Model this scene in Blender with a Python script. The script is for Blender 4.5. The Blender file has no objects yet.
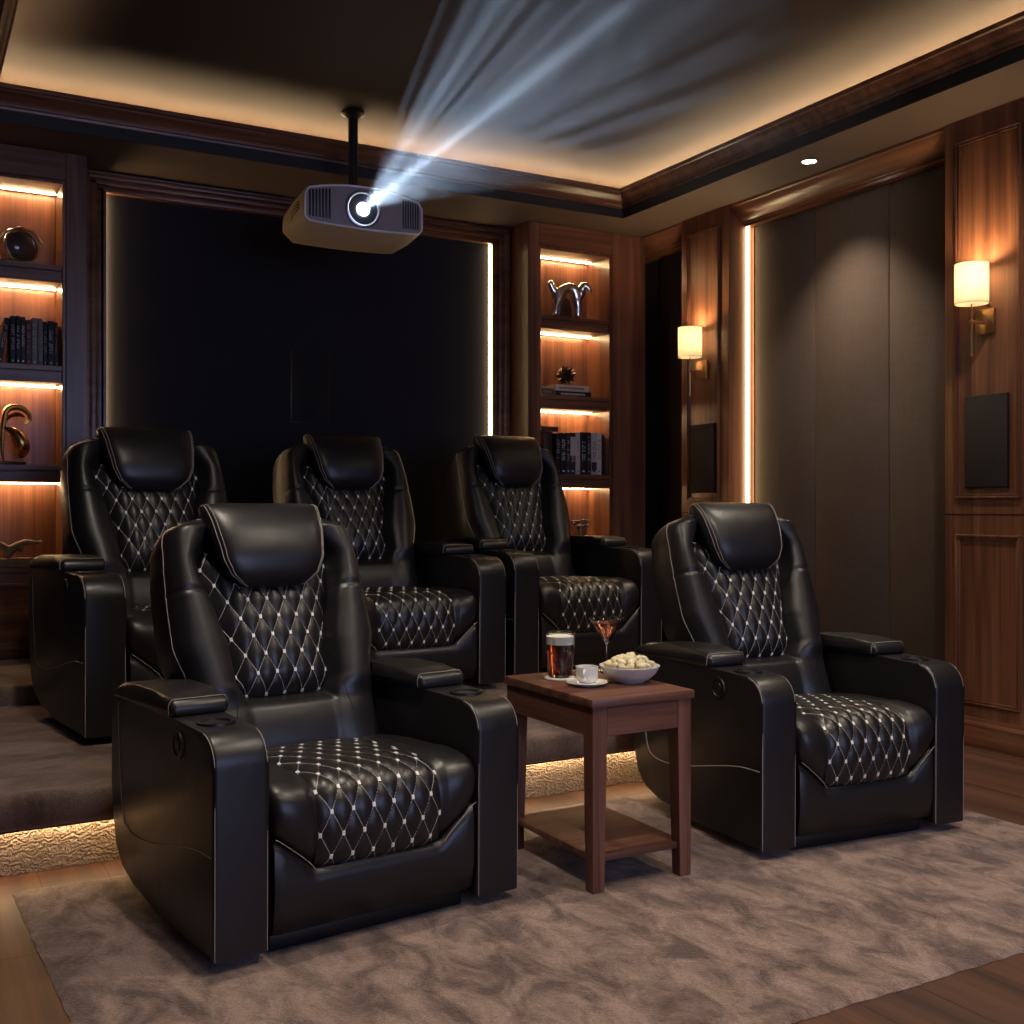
import bpy, bmesh, math, random
from mathutils import Vector, Matrix
random.seed(7)
scene = bpy.context.scene
COL = scene.collection
PI = math.pi

# ------------------------------------------------------------------ materials
def new_mat(name):
    m = bpy.data.materials.new(name); m.use_nodes = True
    nt = m.node_tree
    b = nt.nodes.get('Principled BSDF')
    return m, nt, b

def simple(name, col, rough=.5, metal=0., spec=.5, bump=0., bscale=200., coat=0., trans=0., ior=1.45, var=0., vscale=6.):
    m, nt, b = new_mat(name)
    b.inputs['Base Color'].default_value = (*col, 1)
    b.inputs['Roughness'].default_value = rough
    b.inputs['Metallic'].default_value = metal
    b.inputs['Specular IOR Level'].default_value = spec
    b.inputs['Coat Weight'].default_value = coat
    b.inputs['Transmission Weight'].default_value = trans
    b.inputs['IOR'].default_value = ior
    tc = nt.nodes.new('ShaderNodeTexCoord')
    if bump or not (var or trans or metal):
        n = nt.nodes.new('ShaderNodeTexNoise'); n.inputs['Scale'].default_value = bscale; n.inputs['Detail'].default_value = 3
        bp = nt.nodes.new('ShaderNodeBump'); bp.inputs['Strength'].default_value = bump; bp.inputs['Distance'].default_value = .002
        nt.links.new(tc.outputs['Object'], n.inputs['Vector']); nt.links.new(n.outputs['Fac'], bp.inputs['Height'])
        nt.links.new(bp.outputs['Normal'], b.inputs['Normal'])
    if var:
        n2 = nt.nodes.new('ShaderNodeTexNoise'); n2.inputs['Scale'].default_value = vscale; n2.inputs['Detail'].default_value = 5
        r = nt.nodes.new('ShaderNodeValToRGB')
        r.color_ramp.elements[0].position = .3; r.color_ramp.elements[1].position = .72
        r.color_ramp.elements[0].color = (*[c*(1-var) for c in col], 1)
        r.color_ramp.elements[1].color = (*[c*(1+var) for c in col], 1)
        nt.links.new(tc.outputs['Object'], n2.inputs['Vector']); nt.links.new(n2.outputs['Fac'], r.inputs['Fac'])
        nt.links.new(r.outputs['Color'], b.inputs['Base Color'])
    return m

def wood(name, axis, dark, mid, light, rough=.34, scale=9., plank=None):
    m, nt, b = new_mat(name)
    N, L = nt.nodes, nt.links
    tc = N.new('ShaderNodeTexCoord')
    mp = N.new('ShaderNodeMapping')
    s = [scale*1.6]*3; s['xyz'.index(axis)] = scale*.07
    mp.inputs['Scale'].default_value = s
    L.new(tc.outputs['Object'], mp.inputs['Vector'])
    vec = mp.outputs['Vector']
    n1 = N.new('ShaderNodeTexNoise'); n1.inputs['Scale'].default_value = 1.; n1.inputs['Detail'].default_value = 6; n1.inputs['Distortion'].default_value = .5
    L.new(vec, n1.inputs['Vector'])
    mp2 = N.new('ShaderNodeMapping')
    s2 = [scale*11.]*3; s2['xyz'.index(axis)] = scale*.22
    mp2.inputs['Scale'].default_value = s2
    L.new(tc.outputs['Object'], mp2.inputs['Vector'])
    n2 = N.new('ShaderNodeTexNoise'); n2.inputs['Scale'].default_value = 1.; n2.inputs['Detail'].default_value = 4
    L.new(mp2.outputs['Vector'], n2.inputs['Vector'])
    mx = N.new('ShaderNodeMath'); mx.operation = 'MULTIPLY_ADD'; mx.inputs[1].default_value = .3
    L.new(n2.outputs['Fac'], mx.inputs[0])
    ms = N.new('ShaderNodeMath'); ms.operation = 'MULTIPLY'; ms.inputs[1].default_value = .72
    L.new(n1.outputs['Fac'], ms.inputs[0]); L.new(ms.outputs[0], mx.inputs[2])
    r = N.new('ShaderNodeValToRGB'); e = r.color_ramp.elements
    e[0].position = .34; e[0].color = (*dark, 1); e[1].position = .68; e[1].color = (*light, 1)
    k = e.new(.5); k.color = (*mid, 1)
    L.new(mx.outputs[0], r.inputs['Fac'])
    col = r.outputs['Color']
    hgt = mx.outputs[0]
    if plank:
        br = N.new('ShaderNodeTexBrick')
        mp3 = N.new('ShaderNodeMapping'); mp3.inputs['Rotation'].default_value = (0, 0, PI/2)
        L.new(tc.outputs['Object'], mp3.inputs['Vector']); L.new(mp3.outputs['Vector'], br.inputs['Vector'])
        br.inputs['Scale'].default_value = 1.; br.inputs['Brick Width'].default_value = 1.5; br.inputs['Row Height'].default_value = plank
        br.inputs['Mortar Size'].default_value = .0022; br.inputs['Color1'].default_value = (.72, .72, .72, 1); br.inputs['Color2'].default_value = (1.15, 1.1, 1.05, 1)
        br.inputs['Mortar'].default_value = (.12, .1, .1, 1); br.offset = .37
        mm = N.new('ShaderNodeMix'); mm.data_type = 'RGBA'; mm.blend_type = 'MULTIPLY'; mm.inputs[0].default_value = 1.
        L.new(col, mm.inputs[6]); L.new(br.outputs['Color'], mm.inputs[7]); col = mm.outputs[2]
    L.new(col, b.inputs['Base Color'])
    b.inputs['Roughness'].default_value = rough
    bp = N.new('ShaderNodeBump'); bp.inputs['Strength'].default_value = .12; bp.inputs['Distance'].default_value = .002
    L.new(hgt, bp.inputs['Height']); L.new(bp.outputs['Normal'], b.inputs['Normal'])
    return m

def leather(name, col, rough):
    m, nt, b = new_mat(name)
    N, L = nt.nodes, nt.links
    b.inputs['Base Color'].default_value = (*col, 1)
    b.inputs['Specular IOR Level'].default_value = .5
    tc = N.new('ShaderNodeTexCoord')
    v = N.new('ShaderNodeTexVoronoi'); v.inputs['Scale'].default_value = 330; L.new(tc.outputs['Object'], v.inputs['Vector'])
    n = N.new('ShaderNodeTexNoise'); n.inputs['Scale'].default_value = 14; n.inputs['Detail'].default_value = 3; n.inputs['Distortion'].default_value = .4
    L.new(tc.outputs['Object'], n.inputs['Vector'])
    b1 = N.new('ShaderNodeBump'); b1.inputs['Strength'].default_value = .10; b1.inputs['Distance'].default_value = .001
    L.new(v.outputs['Distance'], b1.inputs['Height'])
    b2 = N.new('ShaderNodeBump'); b2.inputs['Strength'].default_value = .25; b2.inputs['Distance'].default_value = .006
    L.new(n.outputs['Fac'], b2.inputs['Height']); L.new(b1.outputs['Normal'], b2.inputs['Normal'])
    L.new(b2.outputs['Normal'], b.inputs['Normal'])
    mr = N.new('ShaderNodeMapRange'); mr.inputs['To Min'].default_value = rough-.05; mr.inputs['To Max'].default_value = rough+.07
    L.new(n.outputs['Fac'], mr.inputs['Value']); L.new(mr.outputs['Result'], b.inputs['Roughness'])
    return m

def carpet(name, dark, light, bstr=.6, stretch=(1., 3.2, 1.), wave=False, scale=2.6):
    m, nt, b = new_mat(name)
    N, L = nt.nodes, nt.links
    tc = N.new('ShaderNodeTexCoord')
    mp = N.new('ShaderNodeMapping'); mp.inputs['Scale'].default_value = stretch; L.new(tc.outputs['Object'], mp.inputs['Vector'])
    n = N.new('ShaderNodeTexNoise'); n.inputs['Scale'].default_value = scale; n.inputs['Detail'].default_value = 8; n.inputs['Roughness'].default_value = .68
    n.inputs['Distortion'].default_value = .6
    L.new(mp.outputs['Vector'], n.inputs['Vector'])
    r = N.new('ShaderNodeValToRGB'); e = r.color_ramp.elements
    e[0].position = .40; e[0].color = (*dark, 1); e[1].position = .60; e[1].color = (*light, 1)
    L.new(n.outputs['Fac'], r.inputs['Fac'])
    f = N.new('ShaderNodeTexNoise'); f.inputs['Scale'].default_value = 130; f.inputs['Detail'].default_value = 4; f.inputs['Distortion'].default_value = 1.2
    L.new(tc.outputs['Object'], f.inputs['Vector'])
    r2 = N.new('ShaderNodeMapRange'); r2.inputs['From Min'].default_value = .3; r2.inputs['From Max'].default_value = .7
    r2.inputs['To Min'].default_value = .74; r2.inputs['To Max'].default_value = 1.22
    L.new(f.outputs['Fac'], r2.inputs['Value'])
    mm = N.new('ShaderNodeVectorMath'); mm.operation = 'SCALE'
    L.new(r.outputs['Color'], mm.inputs[0]); L.new(r2.outputs['Result'], mm.inputs['Scale'])
    L.new(mm.outputs[0], b.inputs['Base Color'])
    bp = N.new('ShaderNodeBump'); bp.inputs['Strength'].default_value = bstr; bp.inputs['Distance'].default_value = .008
    h = f.outputs['Fac']
    if wave:
        w = N.new('ShaderNodeTexWave'); w.inputs['Scale'].default_value = 15; w.inputs['Distortion'].default_value = 14; w.inputs['Detail'].default_value = 3; w.inputs['Detail Scale'].default_value = 2.2
        w.bands_direction = 'Z'
        L.new(tc.outputs['Object'], w.inputs['Vector'])
        ad = N.new('ShaderNodeMath'); ad.operation = 'ADD'; L.new(w.outputs['Fac'], ad.inputs[0]); L.new(f.outputs['Fac'], ad.inputs[1]); h = ad.outputs[0]
    L.new(h, bp.inputs['Height']); L.new(bp.outputs['Normal'], b.inputs['Normal'])
    b.inputs['Roughness'].default_value = .95; b.inputs['Specular IOR Level'].default_value = .1
    b.inputs['Sheen Weight'].default_value = .25; b.inputs['Sheen Roughness'].default_value = .5
    return m

def emit(name, col, strength):
    m, nt, b = new_mat(name)
    b.inputs['Base Color'].default_value = (.8, .8, .8, 1)
    b.inputs['Emission Color'].default_value = (*col, 1)
    b.inputs['Emission Strength'].default_value = strength
    return m

def fabric(name, col, var=.12, rough=.85):
    m, nt, b = new_mat(name)
    N, L = nt.nodes, nt.links
    tc = N.new('ShaderNodeTexCoord')
    out = []
    for ax in (0, 1):
        mp = N.new('ShaderNodeMapping'); s = [180, 180, 180]; s[2 if ax else 1] = 7
        if not ax: s[0] = 7
        mp.inputs['Scale'].default_value = s; L.new(tc.outputs['Object'], mp.inputs['Vector'])
        n = N.new('ShaderNodeTexNoise'); n.inputs['Scale'].default_value = 1; n.inputs['Detail'].default_value = 2
        L.new(mp.outputs['Vector'], n.inputs['Vector']); out.append(n.outputs['Fac'])
    ad = N.new('ShaderNodeMath'); ad.operation = 'ADD'; L.new(out[0], ad.inputs[0]); L.new(out[1], ad.inputs[1])
    mr = N.new('ShaderNodeMapRange'); mr.inputs['From Min'].default_value = .6; mr.inputs['From Max'].default_value = 1.4
    mr.inputs['To Min'].default_value = 1-var; mr.inputs['To Max'].default_value = 1+var
    L.new(ad.outputs[0], mr.inputs['Value'])
    big = N.new('ShaderNodeTexNoise'); big.inputs['Scale'].default_value = 3; big.inputs['Detail'].default_value = 4; L.new(tc.outputs['Object'], big.inputs['Vector'])
    mb = N.new('ShaderNodeMapRange'); mb.inputs['To Min'].default_value = .82; mb.inputs['To Max'].default_value = 1.18; L.new(big.outputs['Fac'], mb.inputs['Value'])
    mu = N.new('ShaderNodeMath'); mu.operation = 'MULTIPLY'; L.new(mr.outputs['Result'], mu.inputs[0]); L.new(mb.outputs['Result'], mu.inputs[1])
    sc = N.new('ShaderNodeVectorMath'); sc.operation = 'SCALE'; sc.inputs[0].default_value = col; L.new(mu.outputs[0], sc.inputs['Scale'])
    L.new(sc.outputs[0], b.inputs['Base Color'])
    bp = N.new('ShaderNodeBump'); bp.inputs['Strength'].default_value = .2; bp.inputs['Distance'].default_value = .001
    L.new(ad.outputs[0], bp.inputs['Height']); L.new(bp.outputs['Normal'], b.inputs['Normal'])
    b.inputs['Roughness'].default_value = rough; b.inputs['Specular IOR Level'].default_value = .3
    return m

WD, WM, WL = (.058, .0200, .0108), (.145, .056, .0280), (.250, .104, .052)
M = {}
M['wood_z'] = wood('walnut_vertical', 'z', WD, WM, WL)
M['wood_x'] = wood('walnut_lengthwise', 'x', WD, WM, WL)
M['wood_y'] = wood('walnut_crosswise', 'y', WD, WM, WL)
M['table_x'] = wood('table_walnut', 'x', (.050, .019, .012), (.120, .049, .032), (.200, .088, .058), rough=.38, scale=15.)
M['table_z'] = wood('table_leg_walnut', 'z', (.050, .019, .012), (.120, .049, .032), (.200, .088, .058), rough=.38, scale=15.)
M['table_y'] = wood('table_side_walnut', 'y', (.050, .019, .012), (.120, .049, .032), (.200, .088, .058), rough=.38, scale=15.)
M['floor'] = wood('floor_planks', 'y', (.032, .0125, .0078), (.072, .030, .017), (.118, .053, .030), rough=.5, scale=6., plank=.19)
M['leather'] = leather('black_leather', (.0105, .0090, .0105), .37)
M['leather_quilt'] = leather('black_quilted_leather', (.0115, .0100, .0105), .36)
M['thread'] = simple('pale_thread', (.33, .28, .24), .6)
M['stitch'] = simple('cream_diamond_thread', (.46, .41, .36), .5)
M['knot'] = simple('white_stitch_knots', (.88, .85, .80), .45)
M['seam'] = simple('dark_seam', (.004, .004, .004), .6)
M['black'] = simple('black_plastic', (.006, .006, .007), .4)
M['rug'] = carpet('brown_pile', (.100, .061, .046), (.300, .206, .165), .9, stretch=(2.0, 1.1, 1.), scale=4.8)
M['deck'] = carpet('platform_carpet', (.095, .058, .043), (.215, .150, .118), .5, stretch=(1.4, 2.2, 1))
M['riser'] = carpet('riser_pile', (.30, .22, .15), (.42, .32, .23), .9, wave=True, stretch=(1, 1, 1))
M['ceil'] = simple('dark_ceiling_paint', (.066, .045, .034), .8, bump=.05)
M['soffit'] = simple('taupe_soffit_paint', (.112, .076, .058), .75, bump=.05)
M['fascia'] = simple('charcoal_paint', (.014, .0145, .017), .6)
M['fab_brown'] = fabric('taupe_wall_fabric', (.100, .076, .066))
M['fab_black'] = fabric('black_wall_fabric', (.0165, .0160, .0205))
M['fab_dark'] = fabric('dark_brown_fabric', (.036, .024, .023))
M['grille'] = fabric('speaker_cloth', (.031, .024, .021), .06)
M['grille_black'] = fabric('black_speaker_cloth', (.0125, .0125, .0150), .05)
M['wall'] = simple('dark_wall_paint', (.045, .034, .028), .8)
WARM = (1., .60, .25)
M['led'] = emit('warm_led', (1., .66, .30), 22.)
M['led_shelf'] = emit('warm_shelf_led', (1., .66, .32), 47.)
M['led_cove'] = emit('warm_cove_led', (1., .72, .40), 36.)
M['led_step'] = emit('warm_step_led', (1., .70, .38), 15.)
M['led_pillar'] = emit('warm_pillar_led', (1., .72, .36), 5.)
M['led_panel'] = emit('warm_panel_led', (1., .68, .34), 16.)
M['lens_glow'] = emit('downlight_lens', (1., .86, .64), 14.)
M['brass'] = simple('aged_brass', (.42, .26, .13), .3, 1., var=.12)
M['gold'] = simple('polished_gold', (.60, .36, .12), .25, 1., var=.15)
M['silver'] = simple('polished_silver', (.72, .70, .68), .14, 1., var=.08)
M['bronze'] = simple('dark_bronze', (.10, .065, .045), .3, .9, var=.2)
M['drift'] = simple('pale_driftwood', (.28, .17, .11), .5, var=.3, vscale=20.)
M['ceramic'] = simple('white_ceramic', (.80, .78, .75), .22, coat=.3)
M['bowl'] = simple('matt_white_ceramic', (.62, .58, .54), .35)
M['foam'] = simple('beer_foam', (.85, .80, .70), .8, bump=.4)
M['snack'] = simple('pale_puffed_snack', (.72, .64, .40), .75, bump=.3, bscale=60., var=.10, vscale=30.)
M['coaster'] = simple('white_paper', (.75, .73, .70), .8)
M['proj'] = simple('projector_shell', (.50, .40, .29), .42, bump=.02)
M['proj_face'] = simple('projector_face', (.30, .25, .27), .35)
M['proj_rim'] = simple('projector_rim', (.80, .77, .80), .25)
M['chrome'] = simple('lens_metal', (.34, .34, .38), .3, 1., var=.04)
M['pages'] = simple('page_block', (.66, .60, .50), .9)

def glass(name, col, rough=0., ior=1.45):
    m, nt, b = new_mat(name)
    N, L = nt.nodes, nt.links
    b.inputs['Base Color'].default_value = (*col, 1); b.inputs['Roughness'].default_value = rough
    b.inputs['Transmission Weight'].default_value = 1.; b.inputs['IOR'].default_value = ior
    return m
M['glass'] = glass('clear_glass', (.96, .97, .97))
M['beer'] = glass('amber_beer', (.80, .20, .07), 0., 1.33)
M['cocktail'] = glass('rosy_cocktail', (.86, .42, .38), .1, 1.33)
M['smoke_glass'] = glass('smoky_glass', (.30, .22, .17), .05)

def shade_mat():
    m, nt, b = new_mat('lamp_shade_linen')
    N, L = nt.nodes, nt.links
    b.inputs['Base Color'].default_value = (.88, .84, .78, 1); b.inputs['Roughness'].default_value = .8
    tr = N.new('ShaderNodeBsdfTranslucent'); tr.inputs['Color'].default_value = (.60, .55, .47, 1)
    mx = N.new('ShaderNodeMixShader'); mx.inputs[0].default_value = .6
    L.new(b.outputs[0], mx.inputs[1]); L.new(tr.outputs[0], mx.inputs[2])
    L.new(mx.outputs[0], N['Material Output'].inputs['Surface'])
    tc = N.new('ShaderNodeTexCoord'); w = N.new('ShaderNodeTexNoise'); w.inputs['Scale'].default_value = 160; L.new(tc.outputs['Object'], w.inputs['Vector'])
    bp = N.new('ShaderNodeBump'); bp.inputs['Strength'].default_value = .08; bp.inputs['Distance'].default_value = .001; L.new(w.outputs['Fac'], bp.inputs['Height']); L.new(bp.outputs[0], b.inputs['Normal'])
    return m
M['shade'] = shade_mat()

# ------------------------------------------------------------------ mesh helpers
def smooth(a, b, x):
    if b == a: return 0. if x < a else 1.
    t = max(0., min(1., (x-a)/(b-a))); return t*t*(3-2*t)

def interp(pts, x):
    if x <= pts[0][0]: return pts[0][1]
    for (x0, y0), (x1, y1) in zip(pts, pts[1:]):
        if x <= x1:
            t = (x-x0)/(x1-x0) if x1 > x0 else 0; t = t*t*(3-2*t)*.5+t*.5
            return y0+(y1-y0)*t
    return pts[-1][1]

def catmull(P, n=8, closed=False):
    out = []; N = len(P); P = [Vector(p) for p in P]
    rng = N if closed else N-1
    for i in range(rng):
        if closed: a, b, c, d = P[i-1], P[i], P[(i+1) % N], P[(i+2) % N]
        else: a, b, c, d = P[max(i-1, 0)], P[i], P[i+1], P[min(i+2, N-1)]
        for k in range(n):
            t = k/n
            out.append(.5*((2*b)+(c-a)*t+(2*a-5*b+4*c-d)*t*t+(3*b-a-3*c+d)*t**3))
    if not closed: out.append(P[-1])
    return out

class MB:
    def __init__(s): s.v = []; s.f = []; s.k = 0; s.fm = {}
    def add(s, vs, fs):
        o = len(s.v); s.v += [tuple(p) for p in vs]
        if s.k:
            for i in range(len(fs)): s.fm[len(s.f)+i] = s.k
        s.f += [tuple(i+o for i in f) for f in fs]; return s
    def bm_add(s, bm):
        bm.verts.index_update(); return s.add([v.co.copy() for v in bm.verts], [[v.index for v in f.verts] for f in bm.faces])
    def box(s, x0, x1, y0, y1, z0, z1, bev=0., seg=2, rot=None, about=None):
        bm = bmesh.new(); bmesh.ops.create_cube(bm, size=1)
        for v in bm.verts: v.co = Vector(((x0+x1)/2+v.co.x*(x1-x0), (y0+y1)/2+v.co.y*(y1-y0), (z0+z1)/2+v.co.z*(z1-z0)))
        if bev: bmesh.ops.bevel(bm, geom=bm.edges[:], offset=bev, segments=seg, profile=.5, affect='EDGES')
        if rot is not None:
            bmesh.ops.transform(bm, matrix=Matrix.Translation(about) @ rot.to_4x4() @ Matrix.Translation(-Vector(about)), verts=bm.verts)
        s.bm_add(bm); bm.free(); return s
    def prism(s, prof, x0, x1, bev=0., seg=3, axis='x', only_rim=True):
        bm = bmesh.new()
        def P(a, b, c): return {'x': (c, a, b), 'y': (a, c, b), 'z': (a, b, c)}[axis]
        A = [bm.verts.new(P(a, b, x0)) for a, b in prof]; B = [bm.verts.new(P(a, b, x1)) for a, b in prof]
        n = len(prof); fa = bm.faces.new(A[::-1]); fb = bm.faces.new(B)
        for i in range(n): bm.faces.new((A[i], A[(i+1) % n], B[(i+1) % n], B[i]))
        if bev: bmesh.ops.bevel(bm, geom=list(set(fa.edges[:]+fb.edges[:])), offset=bev, segments=seg, profile=.5, affect='EDGES')
        bmesh.ops.recalc_face_normals(bm, faces=bm.faces)
        s.bm_add(bm); bm.free(); return s
    def grid(s, rows, close_u=False, close_v=False):
        nu, nv = len(rows), len(rows[0]); fs = []
        for i in range(nu if close_u else nu-1):
            for j in range(nv if close_v else nv-1):
                a, b = i, (i+1) % nu; c, d = j, (j+1) % nv
                fs.append((a*nv+c, b*nv+c, b*nv+d, a*nv+d))
        return s.add([p for r in rows for p in r], fs)
    def loft(s, secs, cap=True):
        n = len(secs[0]); o = len(s.v); s.grid(secs, close_v=True)
        if cap:
            s.f.append(tuple(o+i for i in range(n))[::-1]); s.f.append(tuple(o+(len(secs)-1)*n+i for i in range(n)))
        return s
    def tube(s, path, r, n=6, closed=False, cap=True):
        path = [Vector(p) for p in path]; N = len(path)
        if N < 2: return s
        rr = r if isinstance(r, (list, tuple)) else [r]*N
        secs = []; up = None
        for i, p in enumerate(path):
            a = path[i-1] if (i > 0 or closed) else p; b = path[(i+1) % N] if (i < N-1 or closed) else p
            t = (b-a)
            if t.length < 1e-9: t = Vector((0, 0, 1))
            t.normalize()
            if up is None:
                up = Vector((0, 0, 1)) if abs(t.z) < .9 else Vector((1, 0, 0))
            u = (up-t*up.dot(t))
            if u.length < 1e-6: u = t.orthogonal()
            u.normalize(); up = u; w = t.cross(u)
            secs.append([p+(u*math.cos(2*PI*k/n)+w*math.sin(2*PI*k/n))*rr[i] for k in range(n)])
        if closed: s.grid(secs, close_u=True, close_v=True)
        else: s.loft(secs, cap)
        return s
    def lathe(s, prof, n=32, c=(0, 0, 0), axis='z'):
        rows = []
        for r, h in prof:
            row = []
            for k in range(n):
                a = 2*PI*k/n; x, y = r*math.cos(a), r*math.sin(a)
                row.append({'z': (c[0]+x, c[1]+y, c[2]+h), 'x': (c[0]+h, c[1]+x, c[2]+y), 'y': (c[0]+x, c[1]+h, c[2]+y)}[axis])
            rows.append(row)
        o = len(s.v); s.grid(rows, close_v=True)
        if prof[0][0] > 1e-6: s.f.append(tuple(o+i for i in range(n)))
        if prof[-1][0] > 1e-6: s.f.append(tuple(o+(len(rows)-1)*n+i for i in range(n)))
        return s
    def build(s, name, mat, parent=None, angle=35, loc=None, weld=True):
        bm = bmesh.new(); vs = [bm.verts.new(p) for p in s.v]
        for fi, f in enumerate(s.f):
            q = []
            for i in f:
                if vs[i] not in q: q.append(vs[i])
            if len(q) > 2:
                try: bm.faces.new(q).material_index = s.fm.get(fi, 0)
                except ValueError: pass
        if weld: bmesh.ops.remove_doubles(bm, verts=bm.verts, dist=1e-6)
        bmesh.ops.recalc_face_normals(bm, faces=bm.faces)
        me = bpy.data.meshes.new(name); bm.to_mesh(me); bm.free()
        me.shade_smooth()
        if angle < 180: me.set_sharp_from_angle(angle=math.radians(angle))
        for mm in (mat if isinstance(mat, (list, tuple)) else [mat]): me.materials.append(mm)
        o = bpy.data.objects.new(name, me); COL.objects.link(o)
        if parent: o.parent = parent
        if loc: o.location = loc
        return o

def thing(name, label, cat, loc=(0, 0, 0), rz=0., group=None):
    o = bpy.data.objects.new(name, None); o.empty_display_size = .05; COL.objects.link(o)
    o.location = loc; o.rotation_euler = (0, 0, rz); tag(o, label, cat, group); return o
def tag(o, label, cat, group=None, kind=None):
    o['label'] = label; o['category'] = cat
    if group: o['group'] = group
    if kind: o['kind'] = kind
    return o
def struct(o, label=None):
    o['kind'] = 'structure'
    if label: o['label'] = label
    return o
def copy_tree(o, parent=None):
    c = o.copy(); COL.objects.link(c)
    if parent:
        c.parent = parent
    for ch in list(o.children): copy_tree(ch, c)
    return c

# ------------------------------------------------------------------ room constants
H = 1.12
SOF, CEIL = 2.965, 3.22
XL, XR, YF, YB = -1.0, 4.62, -3.0, 6.42
PX = 4.42           # pilaster face
CY = 6.12           # bookcase face
# floor, walls, ceiling
struct(MB().box(XL-.1, XR+.1, YF-.1, YB+.1, -.1, 0).build('floor', M['floor']))
ceil = struct(MB().box(XL-.1, XR+.1, YF-.1, YB+.1, CEIL, CEIL+.1).build('ceiling', M['ceil']))
TX0, TX1, TY0, TY1 = .34, 4.05, -2.3, 5.78
so = MB()
so.box(TX1, XR, YF, YB, SOF, SOF+.04); so.box(XL, TX0, YF, YB, SOF, SOF+.04)
so.box(TX0, TX1, TY1, YB, SOF, SOF+.04); so.box(TX0, TX1, YF, TY0, SOF, SOF+.04)
so.build('soffit', M['soffit'], ceil)
struct(MB().box(XR, XR+.1, YF, YB, 0, CEIL).build('wall_right', M['wall']))
struct(MB().box(XL-.1, XL, YF, YB, 0, CEIL).build('wall_left', M['wall']))
struct(MB().box(XL-.1, XR+.1, YB, YB+.1, 0, CEIL).build('wall_back', M['wall']))
struct(MB().box(XL-.1, XR+.1, YF-.1, YF, 0, CEIL).build('wall_front', M['wall']))

def ring(prof, x0, x1, y0, y1):
    """sweep (inward offset, z) profile round a rectangle with mitred corners"""
    secs = []
    for cx, cy, sx, sy in ((x0, y0, 1, 1), (x1, y0, -1, 1), (x1, y1, -1, -1), (x0, y1, 1, -1)):
        secs.append([(cx+sx*o, cy+sy*o, z) for o, z in prof])
    m = MB(); m.grid(secs, close_u=True, close_v=True); return m
CROWN = [(-.01, 3.022), (.012, 3.022), (.014, 3.034), (.022, 3.038), (.026, 3.05), (.036, 3.064), (.052, 3.076), (.066, 3.09), (.070, 3.10), (.082, 3.104), (.082, 3.124), (-.01, 3.124)]
struct(ring(CROWN, TX0, TX1, TY0, TY1).build('trim_1', M['wood_x'], angle=40), 'walnut crown moulding round the raised ceiling tray')
struct(ring([(0., SOF-.001), (.004, SOF-.001), (.004, 3.022), (0., 3.022)], TX0, TX1, TY0, TY1).build('trim_2', M['fascia']), 'charcoal band under the tray crown moulding')
cove = ring([(-.130, 3.092), (-.112, 3.092), (-.112, 3.104), (-.130, 3.104)], TX0, TX1, TY0, TY1).build('cove_light_strip', M['led_cove'])
tag(cove, 'warm glowing light strip hidden behind the ceiling tray moulding', 'light strip')

# right wall: pilasters, bay crowns, baseboards
def frame_ring(m, y0, y1, z0, z1, x, w=.02, d=.016):
    for off, dd in ((0, d), (w*.55, d*.55)):
        ww = w*.55
        a0, a1, b0, b1 = y0+off, y1-off, z0+off, z1-off
        m.box(x-dd, x+.002, a0, a1, b0, b0+ww, .003); m.box(x-dd, x+.002, a0, a1, b1-ww, b1, .003)
        m.box(x-dd, x+.002, a0, a0+ww, b0+ww, b1-ww, .003); m.box(x-dd, x+.002, a1-ww, a1, b0+ww, b1-ww, .003)
def pilaster(n, y0, y1, ym0, ym1, which):
    o = MB().box(PX, XR, y0, y1, 0, SOF-.001, .002, 1).build('trim_%d' % n, M['wood_z'])
    struct(o, 'walnut pilaster %s' % which)
    m = MB(); frame_ring(m, ym0, ym1, 1.165, 2.858, PX); m.build('panel_moulding', M['wood_z'], o)
    m = MB(); frame_ring(m, ym0, ym1, .20, .995, PX); m.build('panel_moulding', M['wood_z'], o)
    m = MB().box(PX-.0015, PX+.01, y0, y1, 1.087, 1.092); m.build('joint_line', M['seam'], o)
    m = MB().box(PX-.012, PX+.01, y0-.002, y1+.002, 0, .105, .003); m.prism([(PX-.02, .105), (PX+.005, .105), (PX+.005, .14), (PX-.006, .135), (PX-.009, .122), (PX-.018, .118)], y0-.002, y1+.002, axis='y')
    m.build('plinth', M['wood_y'], o)
    return o
pilaster(3, 3.10, 3.62, 3.205, 3.553, 'nearest on the right wall')
pilaster(4, 5.197, 5.66, 5.283, 5.592, 'farther on the right wall')
BC = [(XR, SOF-.001), (PX+.012, SOF-.001), (PX+.012, 2.95), (PX+.02, 2.945), (PX+.026, 2.93), (PX+.045, 2.905), (PX+.08, 2.884), (PX+.100, 2.873), (PX+.110, 2.870), (PX+.110, 2.862), (PX+.122, 2.860), (PX+.122, 2.842), (XR, 2.842)]
struct(MB().prism(BC, 3.622, 5.195, axis='y').build('trim_5', M['wood_y']), 'walnut crown over the three fabric panels')
struct(MB().prism(BC, 5.662, 6.42, axis='y').build('trim_6', M['wood_y']), 'walnut crown in the dark corner by the bookcase')
struct(MB().prism(BC, YF, 3.098, axis='y').build('trim_7', M['wood_y']), 'walnut crown along the near right wall')
struct(MB().box(4.585, XR, YF, 3.098, 0, .14, .004).box(4.575, XR, 3.622, 5.195, 0, .14, .004).box(4.58, XR, 5.662, 6.118, 0, .14, .004).build('baseboard_right', M['wood_y']))
struct(MB().box(4.586, 4.60, 5.160, 5.195, .142, 2.840, .002, 1).build('trim_8', M['wood_z']), 'narrow walnut strip between light strip and fabric')
tag(MB().box(4.549, 4.564, 5.174, 5.195, .001, 2.840).build('pilaster_light_strip', M['led_pillar']), 'vertical warm light strip beside the farther right wall pilaster', 'light strip')
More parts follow.
